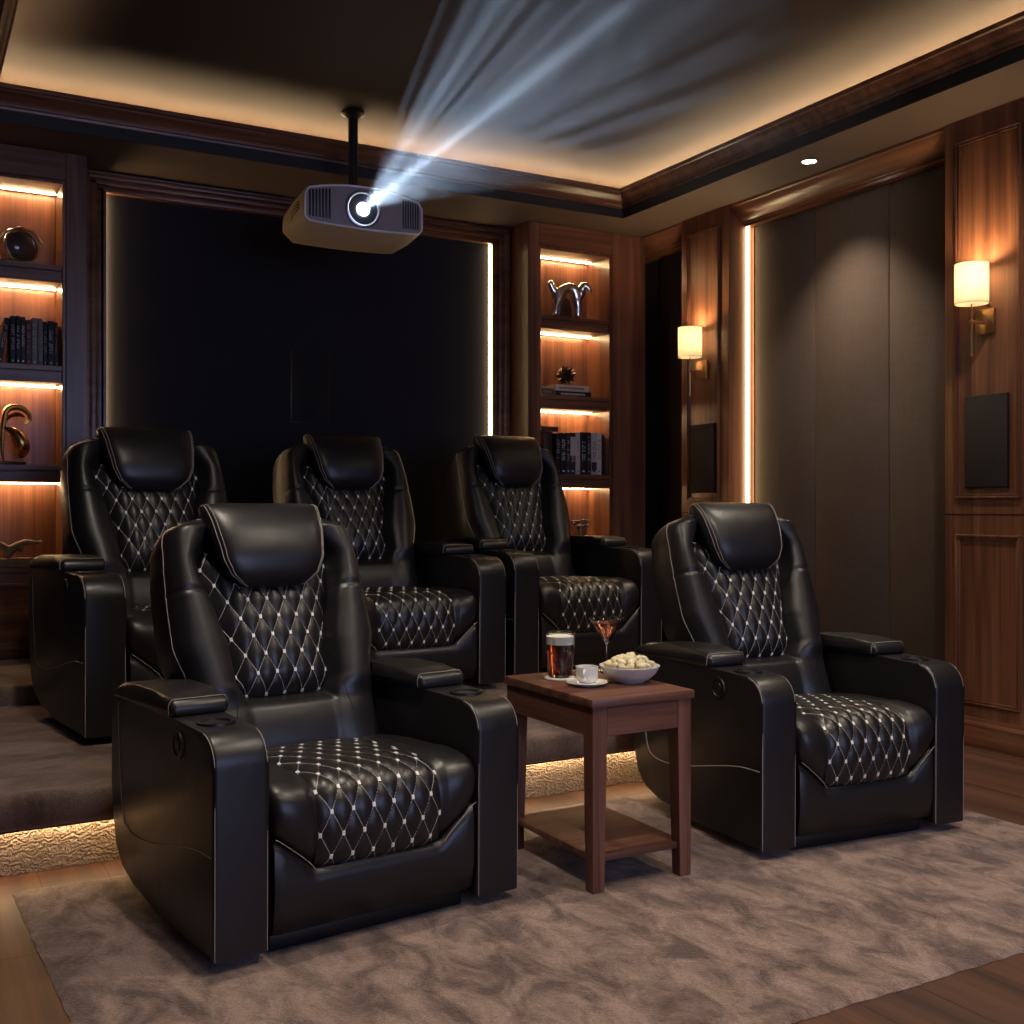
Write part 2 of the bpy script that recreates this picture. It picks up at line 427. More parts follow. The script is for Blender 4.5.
for (a, b), w in (((4.656, 5.158), 'fabric wall panel next to the vertical light strip'), ((4.119, 4.652), 'taupe fabric wall panel in the middle of the three, under the ceiling downlight'), ((3.624, 4.115), 'taupe fabric wall panel beside the near pilaster')):
    tag(MB().box(4.592, 4.62, a, b, .142, 2.841, .004).build('fabric_wall_panel', M['fab_brown']), w if w.startswith('taupe') else 'taupe '+w, 'wall panel', 'taupe fabric panels on the right wall')
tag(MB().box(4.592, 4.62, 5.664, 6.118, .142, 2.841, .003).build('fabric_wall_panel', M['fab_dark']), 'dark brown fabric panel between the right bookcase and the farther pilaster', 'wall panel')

# back wall framed panel
fx0, fx1, ix0, ix1 = .878, 3.544, 1.003, 3.404
m = MB()
def frame_piece(m, a0, a1, b0, b1, vert):
    m.box(a0, a1, 6.345, YB, b0, b1, .003)
for lay, (o_, y) in enumerate(((0, 6.352), (.018, 6.336), (.05, 6.345), (.085, 6.362))):
    w = [.018, .032, .035, .041][lay]
    m.box(ix0-(.126-o_), ix0-(.126-o_)+w, y, YB, .36, SOF-.002-o_, .006, 2)
    m.box(ix1+(.126-o_)-w+.012, ix1+(.126-o_)+.012, y, YB, .36, SOF-.002-o_, .006, 2)
    zt = SOF-.002-o_*.88
    m.box(ix0-(.126-o_), ix1+(.126-o_)+.012, y, YB, zt-w*.88, zt, .006, 2)
m.box(ix0-.02, ix0+.0085, 6.362, 6.372, .36, 2.86, .002, 1)
struct(m.build('trim_9', M['wood_x']), 'walnut frame round the black back wall panel')
tag(MB().box(ix0+.001, ix1+.01, 6.402, YB, .36, 2.852).build('fabric_wall_panel', M['fab_black']), 'large black fabric panel framed on the back wall', 'wall panel')
tag(MB().box(ix1+.001, ix1+.012, 6.372, 6.400, .40, 2.848).build('panel_light_strip', M['led_pillar']), 'vertical warm light strip on the right side of the black back panel', 'light strip')
tag(MB().box(ix0+.0005, ix0+.007, 6.384, 6.400, .40, 2.845).build('panel_light_strip', M['led_panel']), 'vertical warm light strip hidden at the left side of the black back panel', 'light strip')
sp = thing('wall_speaker', 'flush black speaker set in the black back wall panel', 'speaker', (2.186, 6.402, 1.853))
MB().box(-.122, .122, -.006, 0, -.222, .222, .003).build('frame', M['black'], sp)
MB().box(-.115, .115, -.009, -.004, -.215, .215, .002).build('grille', M['grille_black'], sp)

# ------------------------------------------------------------------ bookcases
SH = [2.378, 1.857, 1.342, .818]
def bookcase(label, x0, x1, a, b):
    t = thing('bookcase', label, 'bookcase', ((x0+x1)/2, CY, 0)); ox = -(x0+x1)/2
    def B(x_0, x_1, y_0, y_1, z_0, z_1, bev=.002): return MB().box(x_0+ox, x_1+ox, y_0, y_1, z_0, z_1, bev, 1)
    D = YB-CY-.001; top = SOF-.002
    B(x0, a-.018, 0, D, 0, top).build('side_stile', M['wood_z'], t)
    B(b+.018, x1, 0, D, 0, top).build('side_stile', M['wood_z'], t)
    B(a-.018, b+.018, 0, D, 2.818, top).build('top_rail', M['wood_x'], t)
    mm = MB().box(a-.0175+ox, a+ox, .008, D, .818, 2.818, .002, 1); mm.box(b+ox, b+.0175+ox, .008, D, .818, 2.818, .002, 1); mm.box(a+ox, b+ox, .008, D, 2.80, 2.8175, .002, 1)
    mm.build('inner_frame', M['wood_z'], t)
    B(a, b, D-.02, D-.001, .82, 2.80).build('back_panel', M['wood_z'], t)
    for z in SH[:3]:
        s = B(a+.0005, b-.0005, .012, D-.021, z-.028, z).build('shelf', M['wood_x'], t)
        MB().box(a+.0005+ox, b-.0005+ox, .022, D-.021, z-.088, z-.0285, .002, 1).box(a+.02+ox, b-.012+ox, .018, .03, z-.082, z-.036, .002, 1).build('shelf_apron', M['wood_x'], s)
    B(a-.017, b+.017, .003, D, .79, SH[3]).build('counter', M['wood_x'], t)
    B(a-.017, b+.017, .010, D, 0, .789).build('base_cabinet', M['wood_x'], t)
    mm = MB()
    for (p, q, r, s_) in ((a+.0, b, .40, .74),):
        for w, y in ((.022, -.006), (.036, .002)):
            mm.box(p+ox, q+ox, y, .02, r, r+w, .003); mm.box(p+ox, q+ox, y, .02, s_-w, s_, .003)
            mm.box(p+ox, p+w+ox, y, .02, r+w, s_-w, .003); mm.box(q-w+ox, q+ox, y, .02, r+w, s_-w, .003)
    mm.build('door_moulding', M['wood_x'], t)
    for z in [2.80]+[s-.0885 for s in SH[:3]]:
        B(a+.004, b-.006, D-.080, D-.070, z-.0048, z-.001, .001).build('light_strip', M['led_shelf'], t)
    return t
bookcase('walnut bookcase at the left edge with lit shelves', -.05, .877, .045, .757)
bookcase('walnut bookcase right of the black panel with lit shelves', 3.545, 4.47, 3.645, 4.180)

# books ------------------------------------------------------------
def book(label, group, loc, w, h, d, col, letter=(.75, .72, .66), tilt=0., flat=False, marks=True, rz=0., band=None):
    t = thing('book', label, 'book', loc, rz, group)
    cm = simple('cover_cloth', col, .5, bump=.05)
    c = MB(); th = .003
    c.box(0, th, .0, d, 0, h, .0008, 1); c.box(w-th, w, .0, d, 0, h, .0008, 1); c.box(th*.5, w-th*.5, -.002, th, 0, h, .0012, 2)
    MB().box(th, w-th, th, d-.004, .004, h-.004).build('pages', M['pages'], t)
    if marks:
        g = c; c.k = 1; z = h*.28+random.random()*h*.08; zt = h*(.78+random.random()*.1); cw = w*.5
        while z < zt:
            hh = .006+random.random()*.005
            x = w/2-cw/2
            if random.random() < .8:
                g.box(x, x+cw, -.0028, -.0015, z, z+hh*.3)
                if random.random() < .6: g.box(x, x+cw*.25, -.0028, -.0015, z, z+hh)
                if random.random() < .6: g.box(x+cw*.75, x+cw, -.0028, -.0015, z, z+hh*.9)
            z += hh+.003
        g.box(w*.3, w*.7, -.0028, -.0015, h*.06, h*.10)
        if band: g.box(0.0005, w-.0005, -.0027, -.0015, h*band[0], h*band[1])
    cov = c.build('cover', [cm, simple('spine_ink', letter, .6)], t)
    if flat: t.rotation_euler = (0, PI/2, rz) if flat is True else flat
    if tilt: t.rotation_euler = (0, tilt, rz)
    return t
GB = 'books on the left bookcase'
BK, GY, RB = (.010, .0095, .010), (.20, .17, .15), (.10, .035, .028)
def xat(px, Y):
    u = (px-512)/1102.; return Y/(.8726-.4885*u)*(.4885+.8726*u)
Yb = 6.20
spec = [(10.2, 15.6, .252, BK, 'black hardback next to the leaning book on the left bookcase', (.55, .52, .5)),
        (15.9, 20.6, .254, (.012, .012, .014), 'black hardback with stacked white lettering, second upright on the left bookcase', (.75, .72, .7)),
        (20.8, 25.8, .250, (.022, .020, .022), 'charcoal hardback with white title beside the reddish brown book', (.8, .78, .74)),
        (26.0, 31.3, .236, RB, 'reddish brown hardback on the left bookcase', (.45, .28, .22)),
        (31.5, 37.6, .250, GY, 'grey hardback beside the reddish brown book', (.5, .46, .4)),
        (37.8, 43.1, .248, (.235, .20, .175), 'lighter grey hardback to the right of another grey book', (.10, .09, .08)),
        (43.3, 47.6, .232, BK, 'thin black hardback beside the grey pair of books', (.3, .28, .26)),
        (47.8, 54.6, .238, (.011, .010, .011), 'thick black hardback with big pale title panel on the left bookcase', (.62, .50, .40)),
        (54.8, 58.2, .234, (.055, .034, .030), 'slim dark brown hardback at the right end of the left bookcase row', (.4, .3, .24))]
for a, b, h, c, lab, let in spec:
    xa, xb = xat(a, Yb), xat(b, Yb)
    book(lab, GB, (xa, Yb, SH[1]+.001), xb-xa-.001, h, .16, c, let)
xa = xat(9.5, Yb)
lb = book('black hardback leaning at the left end of the left bookcase row', GB, (xat(0.5, Yb)-.018, Yb, SH[1]+.008), .026, .235, .16, BK, (.5, .48, .45), tilt=.16)

GR = 'books on the right bookcase'
Yr = 6.205
spec = [(556.0, 560.6, .268, (.012, .011, .011), 'black hardback leaning edge at the left of the right bookcase row', (.5, .45, .4)),
        (560.8, 566.3, .275, BK, 'black hardback with tall white title on the right bookcase', (.75, .7, .65)),
        (566.5, 570.0, .276, (.05, .045, .042), 'slim charcoal book with white letters on the right bookcase', (.7, .66, .6)),
        (570.2, 575.6, .278, (.035, .028, .026), 'black and white picture spine book left of the cream book', (.62, .55, .5)),
        (575.8, 580.2, .282, (.60, .53, .46), 'cream spined book in the middle of the right bookcase row', (.3, .25, .2)),
        (580.4, 586.8, .284, BK, 'thick black hardback right of the middle cream book', (.6, .55, .5)),
        (587.0, 591.2, .284, (.020, .018, .018), 'black book beside the white end books of the right bookcase', (.45, .4, .36)),
        (591.4, 596.6, .284, (.55, .48, .42), 'white book with a dark picture block on its spine, right bookcase', (.03, .02, .02)),
        (596.8, 601.6, .284, (.66, .59, .50), 'white spined book ending the right bookcase row', (.15, .12, .1))]
for i, (a, b, h, c, lab, let) in enumerate(spec):
    xa, xb = xat(a, Yr), xat(b, Yr)
    book(lab, GR, (xa, Yr, SH[2]+.001), xb-xa-.001, h, .17, c, let, band=(.1, .3) if i == 7 else ((.45, .9) if i == 3 else None))
# a book lying on top of the row's left end
t = book('dark red book lying flat, jutting out over the left end of the upright row', GR, (xat(543, 6.20), 6.215, SH[2]+.317), .03, .125, .16, (.045, .018, .014), marks=False)
t.rotation_euler = (0, PI/2, 0)
tb = MB().box(xat(544, 6.23), xat(552.5, 6.23), 6.23, 6.36, SH[2]+.001, SH[2]+.284, .002)
tag(tb.build('box_file', simple('dark_board', (.035, .02, .016), .5)), 'dark upright box file under the flat book, right bookcase', 'box')
# lying books of the shelf above
def lying(label, x0, x1, y0, z, h, d, col, letter):
    t = thing('book', label, 'book', (x0, y0, z), 0, 'books lying on the right bookcase'); w = x1-x0
    cm = simple('cover_cloth', col, .5, bump=.05)
    c = MB(); c.box(0, w, 0, d, 0, .003, .0008, 1); c.box(0, w, 0, d, h-.003, h, .0008, 1); c.box(0, w, -.002, .003, .001, h-.001, .001, 1)
    MB().box(.003, w-.003, .003, d-.003, .0035, h-.0035).build('pages', M['pages'], t)
    g = c; c.k = 1; x = w*.12
    while x < w*.8:
        ww = .006+random.random()*.008; g.box(x, x+ww, -.003, -.0015, h*.32, h*.66); x += ww+.004
    c.build('cover', [cm, simple('spine_ink', letter, .6)], t)
lying('black book at the bottom of the two lying under the spiky ball', xat(556.5, 6.19), xat(591, 6.19), 6.19, SH[1]+.001, .036, .17, (.014, .012, .012), (.6, .55, .5))
lying('cream book lying on a black book under the spiky ball', xat(555, 6.195), xat(589, 6.195), 6.195, SH[1]+.038, .040, .165, (.58, .50, .40), (.12, .1, .08))
lying('low mauve grey book at the left end of the spiky ball shelf', xat(542, 6.20), xat(553.5, 6.20), 6.20, SH[1]+.001, .05, .16, (.10, .07, .07), (.2, .16, .15))

# ------------------------------------------------------------------ shelf ornaments
def skin_mesh(name, pts, edges, radii, mat, parent, lev=2, tag_=None):
    me = bpy.data.meshes.new(name); me.from_pydata(pts, edges, [])
    o = bpy.data.objects.new(name, me); COL.objects.link(o)
    md = o.modifiers.new('skin', 'SKIN'); sv = me.skin_vertices[0].data
    for i, r in enumerate(radii):
        sv[i].radius = (r, r) if not isinstance(r, tuple) else r
    sv[0].use_root = True
    o.modifiers.new('sub', 'SUBSURF').levels = lev
    o.modifiers['sub'].render_levels = lev
    dg = bpy.context.evaluated_depsgraph_get(); dg.update()
    me2 = bpy.data.meshes.new_from_object(o.evaluated_get(dg))
    o.modifiers.clear(); o.data = me2; me2.name = name; bpy.data.meshes.remove(me)
    me2.materials.clear(); me2.materials.append(mat); me2.shade_smooth()
    if parent: o.parent = parent
    return o
# silver animal
t = thing('animal_sculpture', 'polished silver animal sculpture on the top shelf of the right bookcase', 'sculpture', (3.912, 6.23, SH[0]+.0005))
t.scale = (1.12, 1.0, 1.08)
P = [(-.06, 0, .135), (-.095, 0, .16), (-.118, 0, .205), (-.13, 0, .225), (-.085, -.01, .08), (-.092, -.01, .005),
     (-.02, 0, .19), (.03, 0, .205), (.055, 0, .15), (.07, -.01, .08), (.064, -.01, .005),
     (.085, -.01, .165), (.10, -.015, .205), (.118, -.03, .212), (.132, -.045, .185), (.125, -.045, .165)]
Ed = [(0, 1), (1, 2), (2, 3), (0, 4), (4, 5), (0, 6), (6, 7), (7, 8), (8, 9), (9, 10), (8, 11), (11, 12), (12, 13), (13, 14), (14, 15)]
R = [.036, .026, .022, .020, .026, .020, .034, .038, .038, .028, .020, .034, .042, .036, .024, .014]
skin_mesh('body', P, Ed, R, M['silver'], t)
skin_mesh('ear', [(.095, -.01, .215), (.075, -.02, .185), (.082, -.03, .135)], [(0, 1), (1, 2)], [.018, .030, .016], M['silver'], t)
MB().prism([(-.058, 0), (.044, 0), (.030, .125), (.0, .135), (-.030, .13)], .012, .055, .008, axis='y').build('saddle_block', M['bronze'], t)
# spiky ball
t = MB(); rnd = random.Random(3); c0 = Vector((0, 0, .072))
for i in range(64):
    z = 1-2*(i+.5)/64; a = i*2.399963; d = Vector((math.sqrt(1-z*z)*math.cos(a), math.sqrt(1-z*z)*math.sin(a), z))
    L = .058+rnd.random()*.018
    if d.z < -.6: L = min(L, .068/abs(d.z))
    t.tube([c0+d*.01, c0+d*(L*.6), c0+d*L], [.005, .0105, .0015], 5)
sb = tag(t.build('spiky_ball', M['bronze'], angle=20), 'dark bronze spiky ball resting on the lying books of the right bookcase', 'ornament'); sb.location = (xat(566, 6.26), 6.26, SH[1]+.0805)
# flowers in a glass
t = thing('flower_vase', 'small glass of dark flowers on the bottom lit shelf of the right bookcase', 'vase', (4.0, 6.22, SH[3]+.001))
MB().lathe([(.0, 0), (.032, 0), (.036, .01), (.042, .135), (.039, .135), (.033, .014), (.0, .012)], 24).build('glass', M['glass'], t)
fl = MB(); rnd = random.Random(5)
for i in range(14):
    a = rnd.random()*2*PI; r = .02+.035*rnd.random(); z = .165+.05*rnd.random()
    p = Vector((r*math.cos(a), r*math.sin(a), z)); fl.tube([(0.2*p.x, .2*p.y, .02), (p.x*.6, p.y*.6, .12), p], .0018, 5)
st = fl.build('stems', simple('stem_green', (.05, .05, .03), .6), t)
fl = MB(); rnd = random.Random(5)
for i in range(14):
    a = rnd.random()*2*PI; r = .02+.035*rnd.random(); z = .165+.05*rnd.random()
    p = Vector((r*math.cos(a), r*math.sin(a), z))
    for k in range(5):
        d = Vector((math.cos(k*1.257+i), math.sin(k*1.257+i), .5)).normalized()
        fl.tube([p, p+d*.012, p+d*.024], [.003, .010, .002], 5)
fl.build('blossoms', simple('dark_petals', (.10, .06, .05), .45, var=.4, vscale=60.), t)
# left shelf 1: disc sculpture
t = thing('disc_sculpture', 'dark glossy disc sculpture in a silver ring, top of the left bookcase', 'sculpture', (.575, 6.26, SH[0]+.001), .35)
MB().box(-.10, .11, -.05, .05, 0, .022, .008).build('base', M['bronze'], t)
MB().lathe([(0, -.030), (.042, -.026), (.066, -.011), (.076, 0), (.066, .011), (.042, .026), (0, .030)], 36, (0, 0, .105), 'y').build('disc', simple('smoky_gloss', (.075, .050, .040), .08, coat=.6), t)
MB().tube([(.085*math.cos(k*PI/24), -.0, .105+.085*math.sin(k*PI/24)) for k in range(48)], .0085, 10, closed=True).build('ring', M['silver'], t)
MB().tube(catmull([(-.11, 0, .02), (-.118, 0, .10), (-.07, -.01, .175), (.03, -.01, .195), (.10, 0, .15), (.13, .01, .09)], 8), [.006]*20+[.010]*15+[.004]*6, 8).build('outer_band', M['silver'], t)
# left shelf 3: gold sculpture
t = thing('gold_sculpture', 'curling gold leaf sculpture on the third shelf of the left bookcase', 'sculpture', (.515, 6.24, SH[2]+.001), .2)
MB().box(-.07, .07, -.05, .05, 0, .018, .004).build('base', M['bronze'], t)
pth = catmull([(-.03, 0, .018), (-.035, 0, .09), (-.03, 0, .2), (-.01, 0, .285), (.05, 0, .30), (.095, 0, .27), (.10, 0, .235), (.075, 0, .215)], 8)
MB().tube(pth, [.006+.010*math.sin(PI*i/(len(pth)-1)) for i in range(len(pth))], 10).build('curl', M['gold'], t)
pth = catmull([(-.03, -.01, .19), (.015, -.02, .17), (.05, -.025, .12), (.06, -.02, .07), (.045, -.015, .035)], 8)
MB().tube(pth, [.004+.034*math.sin(PI*(i/(len(pth)-1))**1.2) for i in range(len(pth))], 12).build('leaf', M['gold'], t)
pth = catmull([(-.03, .01, .2), (.0, 0, .25), (.04, -.01, .262), (.075, -.01, .25)], 8)
MB().tube(pth, [.003+.010*math.sin(PI*i/(len(pth)-1)) for i in range(len(pth))], 8).build('tendril', M['gold'], t)
# left shelf 4: driftwood
t = thing('driftwood_sculpture', 'pale driftwood sculpture on a ribbed block, lowest lit shelf of the left bookcase', 'sculpture', (.545, 6.20, SH[3]+.001), .15)
b_ = MB().box(-.10, .085, -.05, .05, 0, .008, .003).box(-.095, .08, -.046, .046, .008, .034, .003)
for k in range(9): b_.box(-.092+k*.019, -.080+k*.019, -.050, .050, .009, .033, .002)
b_.box(-.10, .085, -.05, .05, .034, .042, .003); b_.build('ribbed_block', M['drift'], t)
skin_mesh('driftwood', [(-.05, 0, .04), (-.03, 0, .08), (0, 0, .11), (.05, -.005, .125), (.095, -.01, .118), (.125, -.01, .128), (-.07, 0, .115), (-.11, 0, .13), (.03, -.01, .075)],
          [(0, 1), (1, 2), (2, 3), (3, 4), (4, 5), (1, 6), (6, 7), (2, 8)], [.022, .02, .024, .018, .009, .006, .016, .008, .010], M['drift'], t)

# ------------------------------------------------------------------ seating platform
PT = .27
pl = thing('seating_platform', 'brown carpeted platform carrying the back row of recliners', 'platform', (1.5, 3.56, 0))
m = MB(); a0, a1 = XL+.02-1.5, 3.95-1.5
prof = [(0.0, .175), (.012, .163), (2.55, .163), (2.55, PT)] + [(.03-.03*math.sin(k*PI/10)+0, PT-.03+.03*math.cos(k*PI/10)) for k in range(0, 6)]
m.prism(prof, a0, a1, .004, 2); m.build('deck', M['deck'], pl, angle=50)
MB().box(a0+.02, a1-.13, .062, .068, .144, .1625).build('light_baffle', M['black'], pl)  # unseen baffle added to keep the strip's light off the floor
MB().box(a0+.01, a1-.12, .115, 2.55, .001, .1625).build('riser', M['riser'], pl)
prof = [(1.63, PT+.0005), (2.55, PT+.0005), (2.55, .352)] + [(1.66-.03*math.sin(k*PI/10), .322+.03*math.cos(k*PI/10)) for k in range(0, 6)]
MB().prism(prof, a0, -.45, .004, 2).build('upper_step', M['deck'], pl, angle=50)
MB().box(a0+.02, a1-.13, .092, .108, .152, .162).build('light_strip', M['led_step'], pl)

# rug ----------------------------------------------------------------
import mathutils
rm = MB(); nx, ny = 150, 84
RX0, RX1, RY0, RY1 = .33, 3.455, 1.79, 3.50
rows = []
for i in range(nx+1):
    row = []
    for j in range(ny+1):
        u, v = i/nx, j/ny
        x = RX0+(RX1-RX0)*u+(.035-.07*v)*(1-u)*1.0; y = RY0+(RY1-RY0)*v
        e = min(u, 1-u)*(RX1-RX0); e2 = min(v, 1-v)*(RY1-RY0); ed = min(e, e2)
        wob = mathutils.noise.noise(Vector((x*22, y*22, 0)))*.006
        if e < .001: x += wob
        if e2 < .001: y += wob
        z = .002+.009*smooth(0, .02, ed)+mathutils.noise.noise(Vector((x*9, y*26, 3)))*.0008*smooth(0, .04, ed)
        row.append((x, y, z))
    rows.append(row)
rm.grid(rows)
# underside skirt
bot = [[(p[0], p[1], .0005) for p in r] for r in (rows[0], rows[-1])]
rm.grid([rows[0], bot[0]]); rm.grid([rows[-1], bot[1]])
rm.grid([[r[0] for r in rows], [(r[0][0], r[0][1], .0005) for r in rows]]); rm.grid([[r[-1] for r in rows], [(r[-1][0], r[-1][1], .0005) for r in rows]])
rug = tag(rm.build('area_rug', M['rug'], angle=60), 'mottled brown area rug under the two front recliners', 'rug')
RUG = .0122

# ------------------------------------------------------------------ recliner
def lattice(m, S, xr, tr, a, b, inside, x0=0., t0=0., r=.00078, stud=.0056, off=.0009):
    """diamond threads and the small stitched knots on surface S(x,t)"""
    def Q(x, t):
        p = S(x, t); e = .002
        nn = (S(x+e, t)-S(x-e, t)).cross(S(x, t+e)-S(x, t-e))
        if nn.length < 1e-12: nn = Vector((0, -1, .3))
        nn.normalize()
        if nn.y*.9-nn.z*.45 > 0: nn = -nn
        return p+nn*off, nn
    K = int((xr/a)+(tr/(2*b)))+6
    for sgn in (1, -1):
        for k in range(-K, K+1):
            run = []; n = 140
            for i in range(n+1):
                t = -tr+2*tr*i/n; x = x0+a*(k-sgn*(t-t0)/(2*b)*1.0)
                if inside(x, t): run.append(Q(x, t)[0])
                else:
                    if len(run) > 2: m.tube(run, r, 4)
                    run = []
            if len(run) > 2: m.tube(run, r, 4)
    R_ = int(tr/b)+3; m.k = 1
    for row in range(-R_, R_+1):
        for k in range(-K, K+1):
            t = t0+row*b; x = x0+a*(k+(.5 if row % 2 else 0))
            if inside(x, t):
                p, nn = Q(x, t); tx = (S(x+.002, t)-S(x-.002, t)).normalized(); ty = nn.cross(tx).normalized()
                s1, s2 = stud*.72, stud
                vs = [p+tx*(sx*s1)+ty*(sy*s2)+nn*h for h in (-.001, .0024) for sx, sy in ((-1, -1), (1, -1), (1, 1), (-1, 1))]
                m.add(vs, [(0, 3, 2, 1), (4, 5, 6, 7), (0, 1, 5, 4), (1, 2, 6, 5), (2, 3, 7, 6), (3, 0, 4, 7)])
def puff(x, t, a, b, x0, t0):
    p = (x-x0)/a+(t-t0)/(2*b); q = (x-x0)/a-(t-t0)/(2*b)
    return (abs(math.sin(PI*p))*abs(math.sin(PI*q)))**.6

LA, LB = .057, .057
def make_recliner():
    root = thing('recliner', 'x', 'recliner', (0, 0, 0))
    lea, lq = M['leather'], M['leather_quilt']
    W = .4375
    # base
    b = MB().box(-.28, .28, .05, .70, 0, .048, .006); b.build('base', M['black'], root)
    # arms
    arc = [(.080-.080*math.cos(k*PI/16), .487+.080*math.sin(k*PI/16)) for k in range(9)]
    prof = [(.0, .026)]+arc+[(.34, .572), (.62, .568), (.74, .555)]+[(.735+.06*math.sin(k*PI/10), .495+.06*math.cos(k*PI/10)) for k in range(1, 6)]+[(.798, .30), (.790, .20), (.764, .125), (.71, .075), (.60, .045), (.40, .03)]
    for s in (-1, 1):
        xo, xi = s*W, s*(W-.137)
        arm = MB().prism(prof, min(xo, xi), max(xo, xi), .013, 4).build('armrest', lea, root, angle=50)
        # piping on both edges of the front and top strip
        for xx in (xo-s*.004, xi+s*.004):
            m = MB(); path = [(xx, y-.0005, z) for y, z in [(.001, .03), (.0, .2), (.0, .35)]]+[(xx, y, z+.0003) for y, z in arc]+[(xx, .2, .5695), (xx, .30, .572)]
            cx = sum(p[1] for p in arc)/9
            pp = []
            for (x, y, z) in path:
                # sit on the rounded edge
                iy, iz = .30-y, .25-z; L = math.hypot(iy, iz); pp.append((x, y+.003*max(0, min(1, iy/.12)), z-.003*smooth(.35, .56, z)))
            m.tube(pp, .0013, 6); m.build('piping', M['thread'], arm)
        # side seam of the outer face
        xs = xo+s*.0006
        m = MB(); m.tube([(xs, y, z) for y, z, in [(p.x, p.y) for p in catmull([(.735, .55), (.728, .47), (.716, .36), (.69, .245), (.655, .205), (.57, .195), (.42, .212), (.25, .248), (.12, .272), (.013, .277)], 6)]], .0017, 5)
        m.build('side_seam', M['thread'], arm)
        m = MB(); m.tube([(xs, y, z) for y, z in [(.05, .548), (.15, .559), (.30, .561)]], .0012, 5)
        # cup holder
        cx = (xo+xi)/2; cy, cz = .165, .5705
        m = MB().lathe([(0, -.002), (.034, -.002), (.036, .0035), (.043, .005), (.047, .0035), (.048, -.004), (0, -.006)], 28, (cx, cy, cz)); m.build('cup_holder', M['black'], arm)
        # control button on the outer face
        if s < 0:
            m = MB().lathe([(.0, .006), (.014, .006), (.016, .003), (.022, .003), (.024, .006), (.031, .005), (.033, -.001), (0, -.002)], 28, (0, 0, 0), 'x')
            m.v = [(xo-h, .235+1.15*y, .510+1.15*z) for h, y, z in m.v]; cb = m.build('control_button', M['black'], arm)
            m = MB().box(xo-.0075, xo-.0055, .233, .239, .496, .499); m.build('button_light', M['chrome'], cb)
        # pad
        p0 = s*(W+.004); p1 = s*(W-.150)
        pp = [(.285, .5715), (.278, .584), (.282, .602), (.300, .616), (.40, .622), (.58, .620), (.70, .609), (.765, .588), (.785, .570), (.775, .558), (.60, .5665), (.32, .5705)]
        pad = MB().prism(pp, min(p0, p1), max(p0, p1), .016, 4).build('armrest_pad', lea, arm, angle=60)
        m = MB(); x0_, x1_ = min(p0, p1), max(p0, p1)
        m.tube(catmull([(x0_-.0003, .298, .578), (x0_-.0003, .298, .598), (x0_+.005, .297, .6108), (x0_+.016, .296, .6155), ((x0_+x1_)/2, .296, .6158), (x1_-.016, .296, .6155), (x1_-.005, .297, .6108), (x1_+.0003, .298, .598), (x1_+.0003, .298, .578)], 5), .0012, 5).build('pad_seam', M['thread'], pad)
    # --- seat body
    def seat_curve():
        return catmull([(.60, .385), (.50, .407), (.36, .422), (.22, .428), (.11, .427), (.042, .414), (.004, .380), (-.012, .325), (-.011, .265), (.000, .212), (.028, .188)], 8)
    SC = seat_curve(); n = len(SC)
    cum = [0]
    for p, q in zip(SC, SC[1:]): cum.append(cum[-1]+(q-p).length)
    SL = cum[-1]
    def sc_at(s):
        s = max(0, min(SL, s))
        for i in range(n-1):
            if s <= cum[i+1]:
                k = (s-cum[i])/(cum[i+1]-cum[i]); p = SC[i].lerp(SC[i+1], k)
                a = SC[max(i-1, 0)]; c = SC[min(i+2, n-1)]
                tn = (SC[i+1]-SC[i]); tn2 = (c-a); tn = (tn.normalized()+tn2.normalized()).normalized()
                return p, Vector((tn.y*-1, tn.x)) if False else Vector((tn.y, -tn.x))
        return SC[-1], Vector((-1, 0))
    # outward normal check: on top it must point +z
    sign = 1 if sc_at(SL*.35)[1].y > 0 else -1
    secs = []; HWS = .290; nxs = 57
    for i in range(nxs):
        x = -HWS+2*HWS*i/(nxs-1); ax = abs(x)
        edge = -.016*(1-math.sqrt(max(0, 1-max(0, (ax-.255)/.0351)**2)))
        groove = -.009*math.exp(-((ax-.186)/.006)**2)
        bol = .005*math.exp(-((ax-.236)/.034)**2)
        ring_ = []
        for k in range(48):
            s = SL*k/47
            # side bolsters end higher up at the front than the centre
            cut = .206+(.296-.206)*max(0, min(1, (ax-.186)/.10))**.85
            p, nn = sc_at(s); nn = nn*sign
            fr = smooth(.20, .40, s/SL)
            q = p+nn*(edge+groove+bol*fr-(.010 if ax < .180 else 0))
            z = q.y
            if s > SL*.55: z = cut+(z-.188)*(max(.0, (.44-cut))/(.44-.188)) if z < .44 else z
            ring_.append(Vector((x, q.x, z)))
        ring_.append(Vector((x, .05, ring_[-1].z))); ring_.append(Vector((x, .12, .15))); ring_.append(Vector((x, .60, .15)))
        secs.append(ring_)
    seat = MB().loft(secs).build('seat_cushion', lea, root, angle=70)
    # white seam where the side bolsters meet the front panel
    for s in (-1, 1):
        pth = []
        for k in range(14):
            ax = .288-(.288-.186)*k/13; i0 = min(range(nxs), key=lambda i: abs(-HWS+2*HWS*i/(nxs-1)-s*ax))
            r_ = secs[i0]; bp = min(r_[24:48], key=lambda v: abs(v.z-(min(q.z for q in r_[24:48])+.006)))
            cut = .206+(.296-.206)*max(0, min(1, (ax-.186)/.10))**.85
            pth.append((s*ax, -.0085-.003*smooth(.286, .25, ax), cut+.002))
        MB().tube(catmull(pth, 3), .0012, 5).build('bolster_seam', M['thread'], seat)
    # quilted runner
    HQ = .180; s0, s1 = SL*.16, SL*.985; tc = (s0+s1)/2; tr = (s1-s0)/2
    ql_t0 = .01
